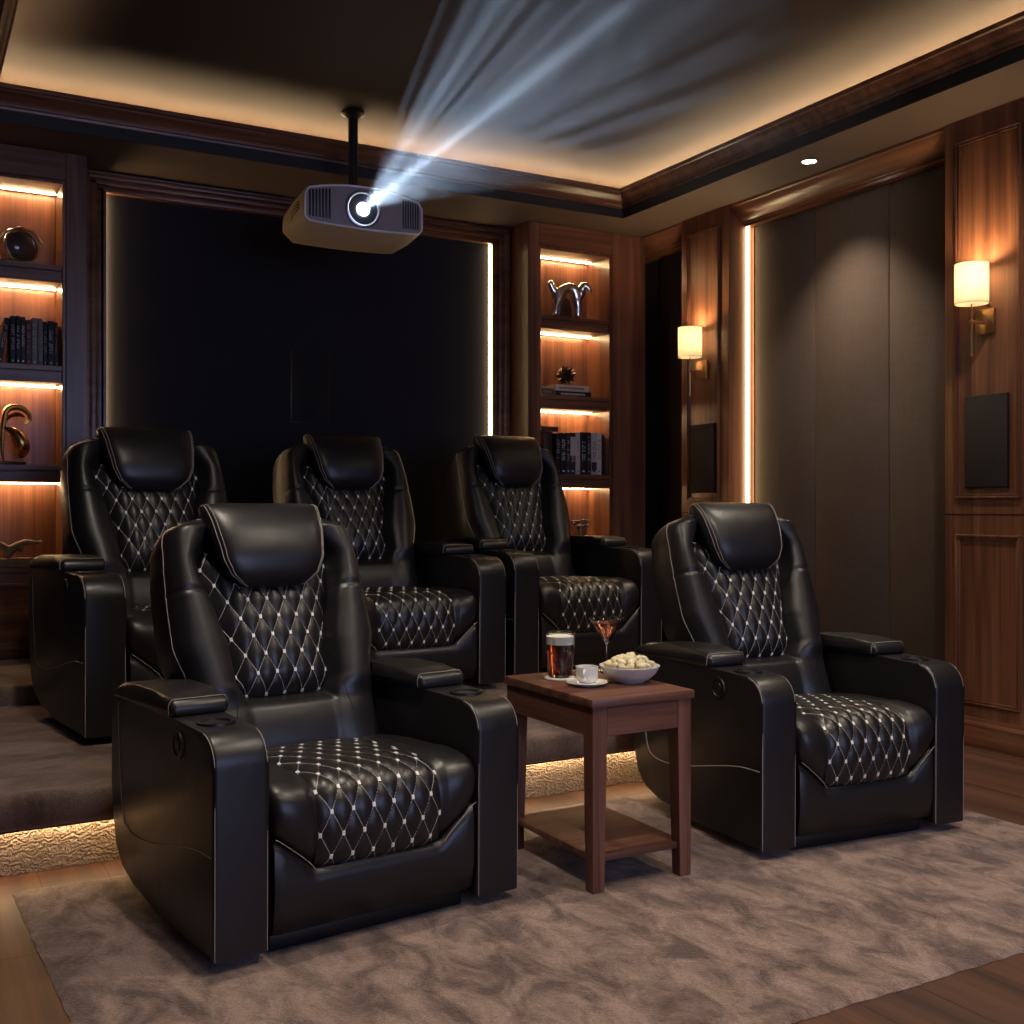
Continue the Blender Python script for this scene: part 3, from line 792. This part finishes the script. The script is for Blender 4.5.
    def SQ(x, t):
        p, nn = sc_at(tc+t); nn = nn*sign
        ux = min(1, abs(x)/HQ); ut = min(1, abs(t)/tr)
        ed = (1-ux**8)*(1-ut**14)
        q = p+nn*(-.011+.013*ed+.006*(1-ux*ux)+.0065*puff(x, t, LA, LB, 0, ql_t0)*ed)
        return Vector((x, q.x, q.y))
    gx, gt = 97, 151
    rows = [[SQ(-HQ+2*HQ*i/(gx-1), -tr+2*tr*j/(gt-1)) for j in range(gt)] for i in range(gx)]
    q = MB().grid(rows).build('seat_quilt', lq, root, angle=180)
    m = MB(); lattice(m, SQ, HQ, tr, LA, LB, lambda x, t: abs(x) < HQ-.004 and abs(t) < tr-.006, 0, ql_t0)
    m.build('diamond_stitching', [M['stitch'], M['knot']], q, angle=30)
    # front footrest panel
    secs = []
    for i in range(41):
        x = -.287+.574*i/40; ax = abs(x)
        top = .208+(.294-.208)*max(0, min(1, (ax-.186)/.10))**.85; gr = .004*math.exp(-((ax-.178)/.004)**2)
        bul = -.005
        ed = .006*(max(0, ax-.272)/.015)**2
        secs.append([Vector((x, y, z)) for y, z in ((.10, .05), (.02+ed, .052), (.006+gr+ed, .060), (.000+gr+bul+ed, .12), (-.002+gr+bul+ed, .17), (-.001+gr+bul+ed, top-.03), (.004+gr+ed, top-.006), (.02+ed, top), (.10, top))])
    fp = MB().loft(secs).build('footrest_panel', lea, root, angle=60)
    MB().box(-.165, .165, .002, .02, .190, .204, .006, 3).build('lower_lip', lea, fp)
    # --- back
    al = math.radians(23); sa, ca = math.sin(al), math.cos(al); OY, OZ = .510, .37
    def BK_(x, t, nn): return Vector((x, OY+t*sa-nn*ca, OZ+t*ca+nn*sa))
    TT = .748
    wpts = [(0, .283), (.16, .284), (.24, .292), (.36, .322), (.46, .322), (.58, .318), (.66, .311), (.70, .284), (.725, .262), (.74, .228), (.748, .165)]
    def wid(t):
        if t > .682:
            k = (t-.682)/(TT-.682); return .240+.069*math.sqrt(max(0, 1-k*k))
        return interp(wpts[:7], t)
    rp = [(.18, .125), (.23, .145), (.34, .150), (.46, .175), (.56, .205), (.62, .212), (.70, .17), (.75, .13)]
    def front(x, t):
        w = wid(t); u = min(1, abs(x)/w); r = interp(rp, t)
        edge = 1-math.sqrt(max(0, 1-max(0, (u-.86)/.14)**2))
        mwing = smooth(r-.025, r+.025, abs(x))
        mlow = 1-smooth(.145, .215, t)
        mm = max(mwing, mlow)
        mid = (r+w)/2; hw = max(.02, (w-r)/2)
        bulge = .040*max(0, 1-((abs(x)-mid)/hw)**2)*mwing*(1-.6*mlow)
        low = .016*max(0, 1-(x/.27)**2)*math.sin(PI*min(1, max(0, t/.2)))*mlow
        roll = 1-smooth(TT-.035, TT, t)
        crease = -.006*math.exp(-((t-.515)/.006)**2)*mwing
        return -.02+.060*mm+bulge+low+crease-.055*edge-.028*(1-roll)
    NU, NT = 101, 111
    Frows, Brows = [], []
    for j in range(NT):
        t = TT*(j/(NT-1)); 
        if j > NT-22: t = TT*(1-((NT-1-j)/21)**2*(21/(NT-1)))
        w = wid(t)
        Frows.append([BK_(w*(-1+2*i/(NU-1)), t, front(w*(-1+2*i/(NU-1)), t)) for i in range(NU)])
        Brows.append([BK_(w*.97*(-1+2*i/10), t-.004*smooth(.6, .75, t), -.135+.03*smooth(.55, .75, t)) for i in range(11)])
    m = MB(); m.grid(Frows); m.grid(Brows)
    for e in (0, -1):
        m.grid([[r[e] for r in Frows], [r[e].lerp(b_[e], .5)+Vector(((.004 if e else -.004), 0, 0)) for r, b_ in zip(Frows, Brows)], [r[e] for r in Brows]])
    f0 = [Frows[0][i*10] for i in range(11)]; m.grid([f0, Brows[0]])
    # top cap
    m.grid([Frows[-1], [Frows[-1][i].lerp(Brows[-1][0].lerp(Brows[-1][-1], i/(NU-1)), .5)+Vector((0, 0, .006)) for i in range(NU)], [Brows[-1][0].lerp(Brows[-1][-1], i/(NU-1)) for i in range(NU)]])
    back = m.build('backrest', lea, root, angle=60)
    for s in (-1, 1):
        pth = []
        for j in range(26, NT):
            t = TT*j/(NT-1); 
            if j > NT-22: t = TT*(1-((NT-1-j)/21)**2*(21/(NT-1)))
            w = wid(t)*.985; pth.append(BK_(s*w, t, front(s*w, t)+.0015))
        for k in range(1, 5):
            w = wid(TT)*(.985-.14*k); pth.append(BK_(s*w, TT, front(s*w, TT)+.002))
        MB().tube(pth, .0013, 6).build('piping', M['thread'], back)
        pth = [BK_(s*x, .03+.0*k, front(s*x, .03)+.001) for k, x in enumerate([.2, .2])]
        pth = [BK_(s*(.165+.02*math.sin(k/9*PI/2)), .20-.018*k, front(s*(.165+.02*math.sin(k/9*PI/2)), .20-.018*k)+.0004) for k in range(10)]
        MB().tube(pth, .0012, 5).build('lumbar_seam', M['seam'], back)
    # quilted lumbar pillow
    T0, T1 = .188, .665; tc2, tr2 = (T0+T1)/2, (T1-T0)/2
    def rq(t): 
        k = t+tc2; r = interp(rp, k)+.012
        if k < T0+.05: r *= .80+.20*math.sqrt(max(0, 1-((T0+.05-k)/.05)**2))
        return r
    def SP(x, t):
        r = rq(t); ux = min(1, abs(x)/r); ut = min(1, abs(t)/tr2)
        ed = (1-ux**6)*(1-ut**10)
        nn = -.018+.048*ed+.024*(1-ux*ux)*(1-ut*ut)+.007*puff(x, t, LA, LB, 0, 0)*ed
        return BK_(x, t+tc2, nn)
    rows = [[SP(rq(-tr2+2*tr2*j/150)*(-1+2*i/110), -tr2+2*tr2*j/150) for j in range(151)] for i in range(111)]
    q = MB().grid(rows).build('back_quilt', lq, root, angle=180)
    m = MB(); lattice(m, SP, .24, tr2, LA, LB, lambda x, t: abs(t) < tr2-.008 and abs(x) < rq(t)-.007, 0, 0)
    m.build('diamond_stitching', [M['stitch'], M['knot']], q, angle=30)
    # headrest
    hp = catmull([(.725, -.03), (.775, -.015), (.800, .03), (.790, .078), (.745, .112), (.680, .130), (.605, .130), (.545, .108), (.515, .070), (.540, .045), (.65, .045), (.715, .03)], 5, closed=True)
    def hw(t): return interp([(.51, .085), (.525, .118), (.55, .148), (.60, .168), (.70, .181), (.80, .192)], t)
    ctr = Vector((.66, .055)); secs = []
    us = [-1+2*i/40 for i in range(41)]
    for u in us:
        k = (1-abs(u)**7)**.5 if abs(u) < 1 else 0.
        k = .30+.70*k; bow = 1-.10*u*u
        sec = []
        for p in hp:
            d = (p-ctr); q = ctr+Vector((d.x*(.86+.14*k), d.y*k*bow))
            sec.append(BK_(u*hw(p.x), q.x, q.y))
        secs.append(sec)
    hr = MB().loft(secs).build('headrest', lea, root, angle=70)
    for s in (-1, 1):
        for f_ in (.955, .905):
            k = .30+.70*(1-f_**7)**.5; bow = 1-.1*f_*f_; pth = []
            for p in hp[8:42]:
                d = p-ctr; q = ctr+Vector((d.x*(.86+.14*k)*1.003, d.y*k*bow)); pth.append(BK_(s*f_*hw(p.x), q.x, q.y+.0012))
            MB().tube(pth, .0013, 5).build('piping', M['thread'], hr)
    return root
proto = make_recliner()
GC = 'black leather theatre recliners'
poses = [((1.104, 2.674, RUG), 7.2, (1.03, 1.0, .995), 'black leather recliner at the front left, left of the side table'),
         ((2.800, 2.596, RUG), -4.5, (.985, .985, 1.0), 'black leather recliner at the front right, right of the side table'),
         ((1.058, 4.213, PT+.001), 6.5, (1.085, 1.085, 1.065), 'black leather recliner at the left end of the raised back row'),
         ((2.041, 4.524, PT+.001), 2.8, (1.085, 1.085, 1.085), 'black leather recliner in the middle of the raised back row'),
         ((3.070, 4.66, PT+.001), 3.4, (1.06, 1.06, 1.115), 'black leather recliner at the right end of the raised back row')]
for i, (loc, rz, s, lab) in enumerate(poses):
    o = proto if i == 0 else copy_tree(proto)
    o.location = loc; o.rotation_euler = (0, 0, math.radians(rz)); o.scale = s; o['label'] = lab; o['group'] = GC

# ------------------------------------------------------------------ side table
TZ = .5715
tb = thing('side_table', 'walnut side table with a lower shelf between the front recliners', 'side table', (1.923, 2.8975, RUG))
z0 = TZ-RUG
hx, hy = .186, .2625
MB().box(-hx, hx, -hy, hy, z0-.026, z0, .004, 2).build('table_top', M['table_x'], tb)
for sx in (-1, 1):
    for sy in (-1, 1):
        cx, cy = sx*(hx-.033), sy*(hy-.033); w1, w2 = .0245, .0195
        ox, oy = sx*.004, sy*.004
        secs = [[(cx+ox*(1 if z < .01 else 0)+a*w, cy+oy*(1 if z < .01 else 0)+b_*w, z) for a, b_ in ((-1, -1), (1, -1), (1, 1), (-1, 1))] for w, z in ((w2, 0.), (w1, z0-.12), (w1, z0-.0265))]
        MB().loft(secs).build('leg', M['table_z'], tb)
for s in (-1, 1):
    MB().box(-hx+.058, hx-.058, s*(hy-.0165)-.008, s*(hy-.0165)+.008, z0-.112, z0-.0265, .002, 1).build('apron', M['table_x'], tb)
    MB().box(s*(hx-.0165)-.008, s*(hx-.0165)+.008, -hy+.058, hy-.058, z0-.112, z0-.0265, .002, 1).build('apron', M['table_y'], tb)
MB().box(-hx+.022, hx-.022, -hy+.022, hy-.022, .082, .102, .003).build('lower_shelf', M['table_x'], tb)

def on_table(px, py):
    d = (H-TZ)*1102/(py-508.); u = (px-512)/1102.
    return (d*(.4885+.8726*u), d*(.8726-.4885*u), TZ+.0005)
# beer
p = on_table(560, 678.5)
tag(MB().lathe([(0, 0), (.049, 0), (.050, .002), (.049, .0045), (0, .0045)], 36, p).build('coaster', M['coaster']), 'round white paper coaster under the beer glass', 'coaster')
p = (p[0], p[1], p[2]+.005)
t = thing('beer_glass', 'tall glass of red ale with a thick white head', 'beer glass', p)
MB().lathe([(0, 0), (.036, 0), (.0385, .004), (.044, .06), (.047, .105), (.0475, .143), (.0462, .1445), (.0448, .143), (.0442, .105), (.041, .06), (.0355, .010), (0, .009)], 40).build('glass', M['glass'], t)
be = MB().lathe([(0, .0095), (.0350, .0105), (.0406, .06), (.0437, .104), (.0436, .1055), (0, .1055)], 40).build('beer', M['beer'], t)
MB().lathe([(0, .1060), (.0436, .1060), (.0444, .125), (.0442, .131), (.034, .134), (.02, .136), (0, .1355)], 40).build('foam', M['foam'], t)
m = MB()
for k in range(14):
    for sg in (1, -1):
        pp = []
        for i in range(9):
            f_ = i/8; z = .028+.062*f_; r = .0375+.0085*(z/.105)+.001; a = 2*PI*k/14+sg*f_*.62
            pp.append((r*math.cos(a), r*math.sin(a), z))
        m.tube(pp, .0009, 4)
m.build('cut_pattern', M['glass'], t)
# cup and saucer
p = on_table(587, 685.5)
t = thing('coffee_cup', 'white coffee cup standing on a white saucer beside the beer', 'cup', (p[0], p[1], p[2]+.0105), -2.35)
t.scale = (.95, .95, .9)
MB().lathe([(0, 0), (.026, 0), (.027, .002), (.031, .006), (.0355, .02), (.0365, .05), (.0372, .054), (.0355, .0545), (.0345, .05), (.0335, .02), (.028, .007), (0, .006)], 36).build('bowl', M['ceramic'], t)
MB().tube(catmull([(.0355, 0, .043), (.050, 0, .044), (.056, 0, .034), (.050, 0, .021), (.0345, 0, .016)], 7), .0042, 8).build('handle', M['ceramic'], t)
MB().lathe([(0, .043), (.0338, .043)], 36).build('coffee', simple('black_coffee', (.03, .012, .006), .1), t)
tag(MB().lathe([(0, 0), (.034, 0), (.036, .0015), (.058, .008), (.064, .0115), (.0635, .013), (.056, .0105), (.034, .0065), (.030, .0095), (.0, .0095)], 44, p).build('saucer', M['ceramic']), 'round white saucer under the coffee cup', 'saucer')
# martini
p = on_table(607, 672)
t = thing('martini_glass', 'stemmed martini glass of pink cocktail behind the snack bowl', 'cocktail glass', p)
MB().lathe([(0, 0), (.036, 0), (.037, .0015), (.030, .003), (.006, .006), (.0036, .014), (.0034, .088), (.006, .096), (.031, .136), (.0625, .180), (.0618, .1806), (.030, .1375), (.004, .100), (0, .0985)], 40).build('glass', M['glass'], t)
MB().lathe([(0, .1005), (.004, .1010), (.0294, .1376), (.0510, .1655), (0, .1655)], 40).build('cocktail', M['cocktail'], t)
# bowl with snacks
p = on_table(629.5, 681.5)
bw = tag(MB().lathe([(0, 0), (.045, 0), (.047, .003), (.062, .009), (.083, .028), (.0955, .050), (.0945, .0525), (.0915, .051), (.079, .030), (.056, .012), (0, .009)], 48, p).build('snack_bowl', M['bowl']), 'white bowl heaped with pale puffed snacks on the side table', 'bowl')
rnd = random.Random(11)
def snack_mesh(seed):
    bm = bmesh.new(); bmesh.ops.create_icosphere(bm, subdivisions=3, radius=1)
    for v in bm.verts:
        c = v.co.copy(); nz = mathutils.noise.noise(c*1.3+Vector((seed*7.1, 0, 0)))
        v.co = c*(1+.28*nz)
        v.co.x *= 1.25; v.co.z *= .78
    me = bpy.data.meshes.new('puffed_snack'); bm.to_mesh(me); bm.free(); me.shade_smooth(); me.materials.append(M['snack']); return me
SM = [snack_mesh(i) for i in range(6)]
spots = []
for ringr, cnt, z in ((.066, 13, .054), (.048, 9, .064), (.029, 6, .072), (.009, 2, .080), (.046, 8, .042), (.022, 4, .052)):
    for k in range(cnt):
        a = 2*PI*(k+.5*rnd.random())/cnt+ringr*40
        spots.append((ringr*math.cos(a), ringr*math.sin(a), z+rnd.uniform(-.003, .004)))
for i, (x, y, z) in enumerate(spots):
    o = bpy.data.objects.new('puffed_snack', SM[i % 6]); COL.objects.link(o)
    o.location = (p[0]+x, p[1]+y, p[2]+z); o.rotation_euler = (rnd.uniform(-.6, .6), rnd.uniform(-.6, .6), rnd.uniform(0, 6.3)); s = rnd.uniform(.0115, .0150); o.scale = (s, s, s)
    tag(o, 'pale yellow puffed snack piled in the white bowl', 'snack', 'puffed snacks in the white bowl')

# ------------------------------------------------------------------ sconces, wall speakers, downlights and added fill lights
def sconce(y, zc, lab):
    t = thing('wall_sconce', lab, 'wall lamp', (PX-.001, y, zc), 0, 'brass wall sconces')
    MB().box(-.016, 0, -.05, .05, -.058, .058, .003).build('back_plate', M['brass'], t)
    MB().tube([(-.012, 0, -.008), (-.105, 0, -.008)], .006, 10).lathe([(0, -.012), (.009, -.008), (.012, 0), (.009, .008), (0, .012)], 16, (-.105, 0, -.008)).build('arm', M['brass'], t)
    MB().tube([(-.105, 0, -.155), (-.105, 0, .10)], .0038, 8).lathe([(0, -.012), (.005, -.008), (.0065, 0), (.005, .007), (0, .008)], 12, (-.105, 0, -.157)).build('stem', M['brass'], t)
    sh = MB().lathe([(.073, .074), (.074, .074), (.074, .258), (.073, .258), (.0722, .257), (.0722, .075)], 40, (-.105, 0, 0))
    rows = sh
    shade = sh.build('lamp_shade', M['shade'], t)
    m = MB().tube([(-.105+.0735*math.cos(k*PI/20), .0735*math.sin(k*PI/20), .075) for k in range(40)], .0016, 6, closed=True)
    m.tube([(-.105+.0735*math.cos(k*PI/20), .0735*math.sin(k*PI/20), .257) for k in range(40)], .0016, 6, closed=True); m.build('shade_rim', M['shade'], shade)
    MB().lathe([(0, .10), (.012, .10), (.014, .12), (.022, .15), (.024, .17), (.018, .19), (0, .198)], 20, (-.105, 0, 0)).build('bulb', M['bulb'], t)
    L = bpy.data.lights.new('sconce_glow', 'POINT'); L.energy = 5.2; L.color = (1., .70, .37); L.shadow_soft_size = .03
    lo = bpy.data.objects.new('bulb_glow', L); COL.objects.link(lo); lo.parent = t; lo.location = (-.105, 0, .21)
    return t
M['bulb'] = emit('bulb_glow', (1., .78, .50), 12.)
sconce(3.385, 1.983, 'lit brass sconce with white drum shade on the nearest pilaster')
sconce(5.44, 1.983, 'lit brass sconce with white drum shade on the farther pilaster')
for y, lab in ((3.38, 'rectangular dark speaker grille under the near pilaster sconce'), (5.44, 'rectangular dark speaker grille under the farther pilaster sconce')):
    t = thing('wall_speaker', lab, 'speaker', (PX-.001, y, 1.43), 0, 'pilaster speakers')
    MB().box(-.012, 0, -.116, .116, -.216, .216, .003).build('frame', M['black'], t)
    MB().box(-.018, -.011, -.112, .112, -.212, .212, .003).build('grille', M['grille'], t)
def downlight(x, y, z, lab, power, vis=True, grp='recessed ceiling downlights', ang=95, col=(1., .78, .54)):
    t = thing('downlight', lab, 'ceiling light', (x, y, z-.001), 0, grp)
    MB().lathe([(.036, -.001), (.043, -.006), (.047, -.005), (.049, 0), (.036, 0)], 32).build('trim_ring', M['soffit'], t)
    MB().lathe([(0, -.003), (.035, -.003), (.035, -.001), (0, -.001)], 28).build('lens', M['lens_glow'], t)
    L = bpy.data.lights.new('downlight_beam', 'SPOT'); L.energy = power; L.color = col; L.spot_size = math.radians(ang); L.spot_blend = .8; L.shadow_soft_size = .045
    lo = bpy.data.objects.new('downlight_beam', L); COL.objects.link(lo); lo.parent = t; lo.location = (0, 0, -.012)
downlight(4.24, 4.34, SOF, 'small glowing recessed downlight in the soffit above the fabric panels', 42)
for k, (x, y, pw) in enumerate(((.9, .9, 26), (2.2, .7, 34), (3.5, 1.1, 26))):  # fill lights added out of view, built like the soffit downlight
    downlight(x, y, CEIL, ['recessed ceiling downlight nearest the left wall, in front of the seats', 'recessed ceiling downlight in the middle, in front of the seats', 'recessed ceiling downlight nearest the right wall, in front of the seats'][k], pw, ang=110)

for k, (x, y, pw) in enumerate(((.80, 2.85, 66), (2.15, 1.75, 66), (3.65, 2.7, 52))):  # more added fill, out of view above the front row
    downlight(x, y, CEIL, ['recessed ceiling downlight over the left front recliner', 'recessed ceiling downlight over the side table', 'recessed ceiling downlight over the right front recliner'][k], pw, ang=125, col=(1., .86, .70))

# projection screen on the front wall, lit by the film
def screen_mat():
    m, nt, b = new_mat('lit_screen')
    N, L = nt.nodes, nt.links
    tc = N.new('ShaderNodeTexCoord'); n = N.new('ShaderNodeTexNoise'); n.inputs['Scale'].default_value = 1.1; n.inputs['Detail'].default_value = 2
    L.new(tc.outputs['Object'], n.inputs['Vector'])
    r = N.new('ShaderNodeValToRGB'); r.color_ramp.elements[0].position = .3; r.color_ramp.elements[1].position = .7
    r.color_ramp.elements[0].color = (.30, .34, .70, 1); r.color_ramp.elements[1].color = (.55, .64, 1., 1)
    L.new(n.outputs['Fac'], r.inputs['Fac']); L.new(r.outputs['Color'], b.inputs['Emission Color']); b.inputs['Emission Strength'].default_value = 1.9
    return m
sc = thing('projection_screen', 'large lit projection screen on the front wall', 'screen', (2.2, YF+.001, 1.75))
MB().box(-1.85, 1.85, 0, .02, -1.05, 1.05).build('screen_surface', screen_mat(), sc)
m = MB()
for a in ((-1.95, -1.85, -1.15, 1.15), (1.85, 1.95, -1.15, 1.15), (-1.85, 1.85, -1.15, -1.05), (-1.85, 1.85, 1.05, 1.15)): m.box(a[0], a[1], 0, .04, a[2], a[3], .004)
m.build('frame', M['black'], sc)

# ------------------------------------------------------------------ projector
PRX, PRY, PRZ = 2.083, 5.25, 2.635
pr = thing('projector', 'beige ceiling projector with a glowing lens and side vents', 'projector', (PRX, PRY, PRZ))
def sect(y, w, zt, zb, ch, arch=0., bow=0., n=10):
    """closed front outline in local x,z: arched top, bowed bottom, chamfered corners"""
    out = []
    for k in range(n+1):
        x = -w+ch*.6+(2*w-1.2*ch)*k/n; q = x/(w)
        out.append((x, y, zt+arch*(1-q*q)))
    out += [(w, y, zt-ch*.8), (w, y, zb+ch*.5)]
    for k in range(n+1):
        x = w-ch*.6-(2*w-1.2*ch)*k/n; q = x/w
        out.append((x, y, zb-bow*(1-q*q)))
    out += [(-w, y, zb+ch*.5), (-w, y, zt-ch*.8)]
    return [Vector(p) for p in out]
secs = [sect(.006, .318, .070, -.088, .035, .045, .012), sect(.03, .325, .074, -.094, .04, .046, .014), sect(.12, .330, .072, -.118, .07, .046, .014),
        sect(.30, .330, .06, -.128, .085, .045, .012), sect(.38, .31, .045, -.115, .09, .04, .01), sect(.42, .26, .03, -.09, .08, .03, .01)]
body = MB().loft(secs).build('body', M['proj'], pr, angle=40)
fs = sect(0, .313, .066, -.084, .033, .044, .012)
MB().loft([sect(.0, .313, .066, -.084, .033, .044, .012), sect(.012, .313, .066, -.084, .033, .044, .012)]).build('front_face', M['proj_face'], pr)
MB().tube(sect(-.001, .3155, .069, -.087, .034, .0445, .012), .0055, 8, closed=True).build('front_rim', M['proj_rim'], pr)
for s, (xa, xb) in ((-1, (-.300, -.180)), (1, (.205, .300))):
    m = MB(); nsl = 7
    w = (xb-xa)/nsl
    for k in range(nsl):
        x = xa+w*(k+.5); zt = .072+.035*(1-(x/.31)**2)-.012; zb = -.078-.006*(1-(x/.31)**2)+.012
        m.box(x-w*.32, x+w*.32, -.003, .004, zb, zt, .003, 2)
    m.build('vent', M['black'], pr)
# lens assembly
lz = .0; lx = -.012
le = MB().lathe([(.076, -.002), (.092, -.002), (.096, -.008), (.093, -.014), (.085, -.016), (.079, -.011), (.076, -.004)], 40, (lx, 0, lz), 'y').build('lens_ring', M['chrome'], pr)
MB().lathe([(.078, -.003), (.076, -.010), (.058, -.007), (.044, -.004), (0, -.0035)], 36, (lx, 0, lz), 'y').build('lens_cone', simple('lens_barrel', (.05, .055, .07), .25), le)
def lens_mat():
    m, nt, b = new_mat('glowing_lens'); b.inputs['Emission Color'].default_value = (.86, .93, 1., 1); b.inputs['Emission Strength'].default_value = 8.; b.inputs['Roughness'].default_value = .05; return m
MB().lathe([(0, -.016), (.018, -.014), (.030, -.0105), (.034, -.006), (.0, -.0055)], 32, (lx, 0, lz), 'y').build('lens_glass', lens_mat(), pr)
# pores on the underside edge
m = MB()
for i in range(6):
    for j in range(3):
        yy = .06+i*.022; zz = .01-j*.016-i*.006; m.box(-.3315-.0005, -.325, yy-.006, yy+.006, zz-.003, zz+.003)
m.build('side_vent', M['black'], pr)
# feet and mount
m = MB()
mp = (1.768-PRX+.0, 5.486-PRY)   # pole offset
pxm, pym = xat(353, 5.486)-PRX, 5.486-PRY
MB().tube([(pxm, pym, .085), (pxm, pym, CEIL-PRZ-.008)], .026, 20).build('mount_pole', M['black'], pr)
MB().lathe([(0, 0), (.05, 0), (.065, -.012), (.066, -.022), (.05, -.026), (.03, -.045), (.0, -.045)], 28, (pxm, pym, CEIL-PRZ-.001)).build('ceiling_flange', M['black'], pr)
MB().box(pxm-.09, pxm+.09, pym-.05, pym+.05, .085, .115, .008).box(pxm-.14, pxm-.11, pym-.03, pym, .08, .125, .006).build('mount_bracket', M['black'], pr)

# light beam in the hazy air in front of the lens
beam = MB(); ap = Vector((PRX+lx, PRY-.022, PRZ+lz)); Lb = 4.4
def bs(dist, kx0, kx1, kz0, kz1, r0=.03):
    n = 24; out = []
    for k in range(n):
        a = 2*PI*k/n; c, s_ = math.cos(a), math.sin(a)
        c2 = math.copysign(abs(c)**.6, c); s2 = math.copysign(abs(s_)**.6, s_)
        x = c2*((kx1 if c2 > 0 else kx0)*dist+r0); z = s2*((kz1 if s2 > 0 else kz0)*dist+r0)
        out.append(Vector((ap.x+x, ap.y-dist, ap.z+z)))
    return out
beam.loft([bs(0., .24, .28, .20, .20), bs(.4, .24, .28, .20, .20), bs(1.2, .24, .28, .20, .20), bs(2.2, .24, .28, .20, .20), bs(2.75, .24, .28, .20, .20)])
def haze_mat():
    m = bpy.data.materials.new('projector_haze'); m.use_nodes = True; nt = m.node_tree; N, L = nt.nodes, nt.links
    for n in list(N):
        if n.type != 'OUTPUT_MATERIAL': N.remove(n)
    v = N.new('ShaderNodeVolumeScatter'); v.inputs['Color'].default_value = (.86, .92, 1., 1); v.inputs['Density'].default_value = .035; v.inputs['Anisotropy'].default_value = .35
    L.new(v.outputs[0], N['Material Output'].inputs['Volume']); return m
bo = beam.build('light_beam', haze_mat(), angle=180)
tag(bo, 'hazy blue white projector beam fanning out from the lens', 'light beam', kind='stuff')
L = bpy.data.lights.new('projector_beam', 'SPOT'); L.energy = 260; L.color = (.66, .80, 1.); L.spot_size = math.radians(40); L.spot_blend = .5; L.shadow_soft_size = .012
L.use_nodes = True; nt = L.node_tree; N = nt.nodes; K = nt.links
em = N.get('Emission') or N.new('ShaderNodeEmission')
tc = N.new('ShaderNodeTexCoord'); sp_ = N.new('ShaderNodeSeparateXYZ'); K.new(tc.outputs['Normal'], sp_.inputs[0])
dx = N.new('ShaderNodeMath'); dx.operation = 'DIVIDE'; K.new(sp_.outputs[0], dx.inputs[0]); K.new(sp_.outputs[2], dx.inputs[1])
dy = N.new('ShaderNodeMath'); dy.operation = 'DIVIDE'; K.new(sp_.outputs[1], dy.inputs[0]); K.new(sp_.outputs[2], dy.inputs[1])
cb = N.new('ShaderNodeCombineXYZ'); K.new(dx.outputs[0], cb.inputs[0]); K.new(dy.outputs[0], cb.inputs[1])
no = N.new('ShaderNodeTexNoise'); no.inputs['Scale'].default_value = 26.; no.inputs['Detail'].default_value = 3.; K.new(cb.outputs[0], no.inputs['Vector'])
mr = N.new('ShaderNodeMapRange'); mr.inputs['From Min'].default_value = .52; mr.inputs['From Max'].default_value = .68; mr.inputs['To Min'].default_value = .14; mr.inputs['To Max'].default_value = 10.
K.new(no.outputs['Fac'], mr.inputs['Value'])
def edge(sock, lim):      # the projected picture is a rectangle: soft mask on the ray slope
    a = N.new('ShaderNodeMath'); a.operation = 'ABSOLUTE'; K.new(sock, a.inputs[0])
    q = N.new('ShaderNodeMapRange'); q.interpolation_type = 'SMOOTHSTEP'; q.inputs['From Min'].default_value = lim*1.08; q.inputs['From Max'].default_value = lim*.80
    K.new(a.outputs[0], q.inputs['Value']); return q.outputs['Result']
m1 = N.new('ShaderNodeMath'); m1.operation = 'MULTIPLY'; K.new(edge(dx.outputs[0], .205), m1.inputs[0]); K.new(edge(dy.outputs[0], .165), m1.inputs[1])
m2 = N.new('ShaderNodeMath'); m2.operation = 'MULTIPLY'; K.new(m1.outputs[0], m2.inputs[0]); K.new(mr.outputs['Result'], m2.inputs[1])
K.new(m2.outputs[0], em.inputs['Strength'])
lo = bpy.data.objects.new('projector_lamp', L); COL.objects.link(lo); lo.location = (lx, -.036, lz); lo.parent = pr
lo.rotation_euler = (PI/2+math.radians(2.), 0, math.radians(180.+0)); lo.rotation_euler = Vector((-0.035, -1, .010)).to_track_quat('-Z', 'Y').to_euler()

# ------------------------------------------------------------------ camera, world, view
cam = bpy.data.cameras.new('camera'); cam.sensor_width = 36; cam.lens = 1102/1024*36; cam.shift_y = -4/1024
co = bpy.data.objects.new('camera', cam); COL.objects.link(co); co.location = (0, 0, H); co.rotation_euler = (PI/2, 0, -math.radians(29.24))
cam.clip_start = .05
scene.camera = co
w = bpy.data.worlds.new('world'); scene.world = w; w.use_nodes = True
bg = w.node_tree.nodes.get('Background'); bg.inputs[0].default_value = (.02, .02, .022, 1); bg.inputs[1].default_value = .3
vs = scene.view_settings
vs.view_transform = 'Standard'; vs.look = 'None'; vs.gamma = 1; vs.use_curve_mapping = False; vs.exposure = 1.2
scene.cycles.use_denoising = True
scene.cycles.max_bounces = 10; scene.cycles.diffuse_bounces = 4; scene.cycles.transmission_bounces = 8; scene.cycles.volume_bounces = 0
scene.cycles.sample_clamp_indirect = 6
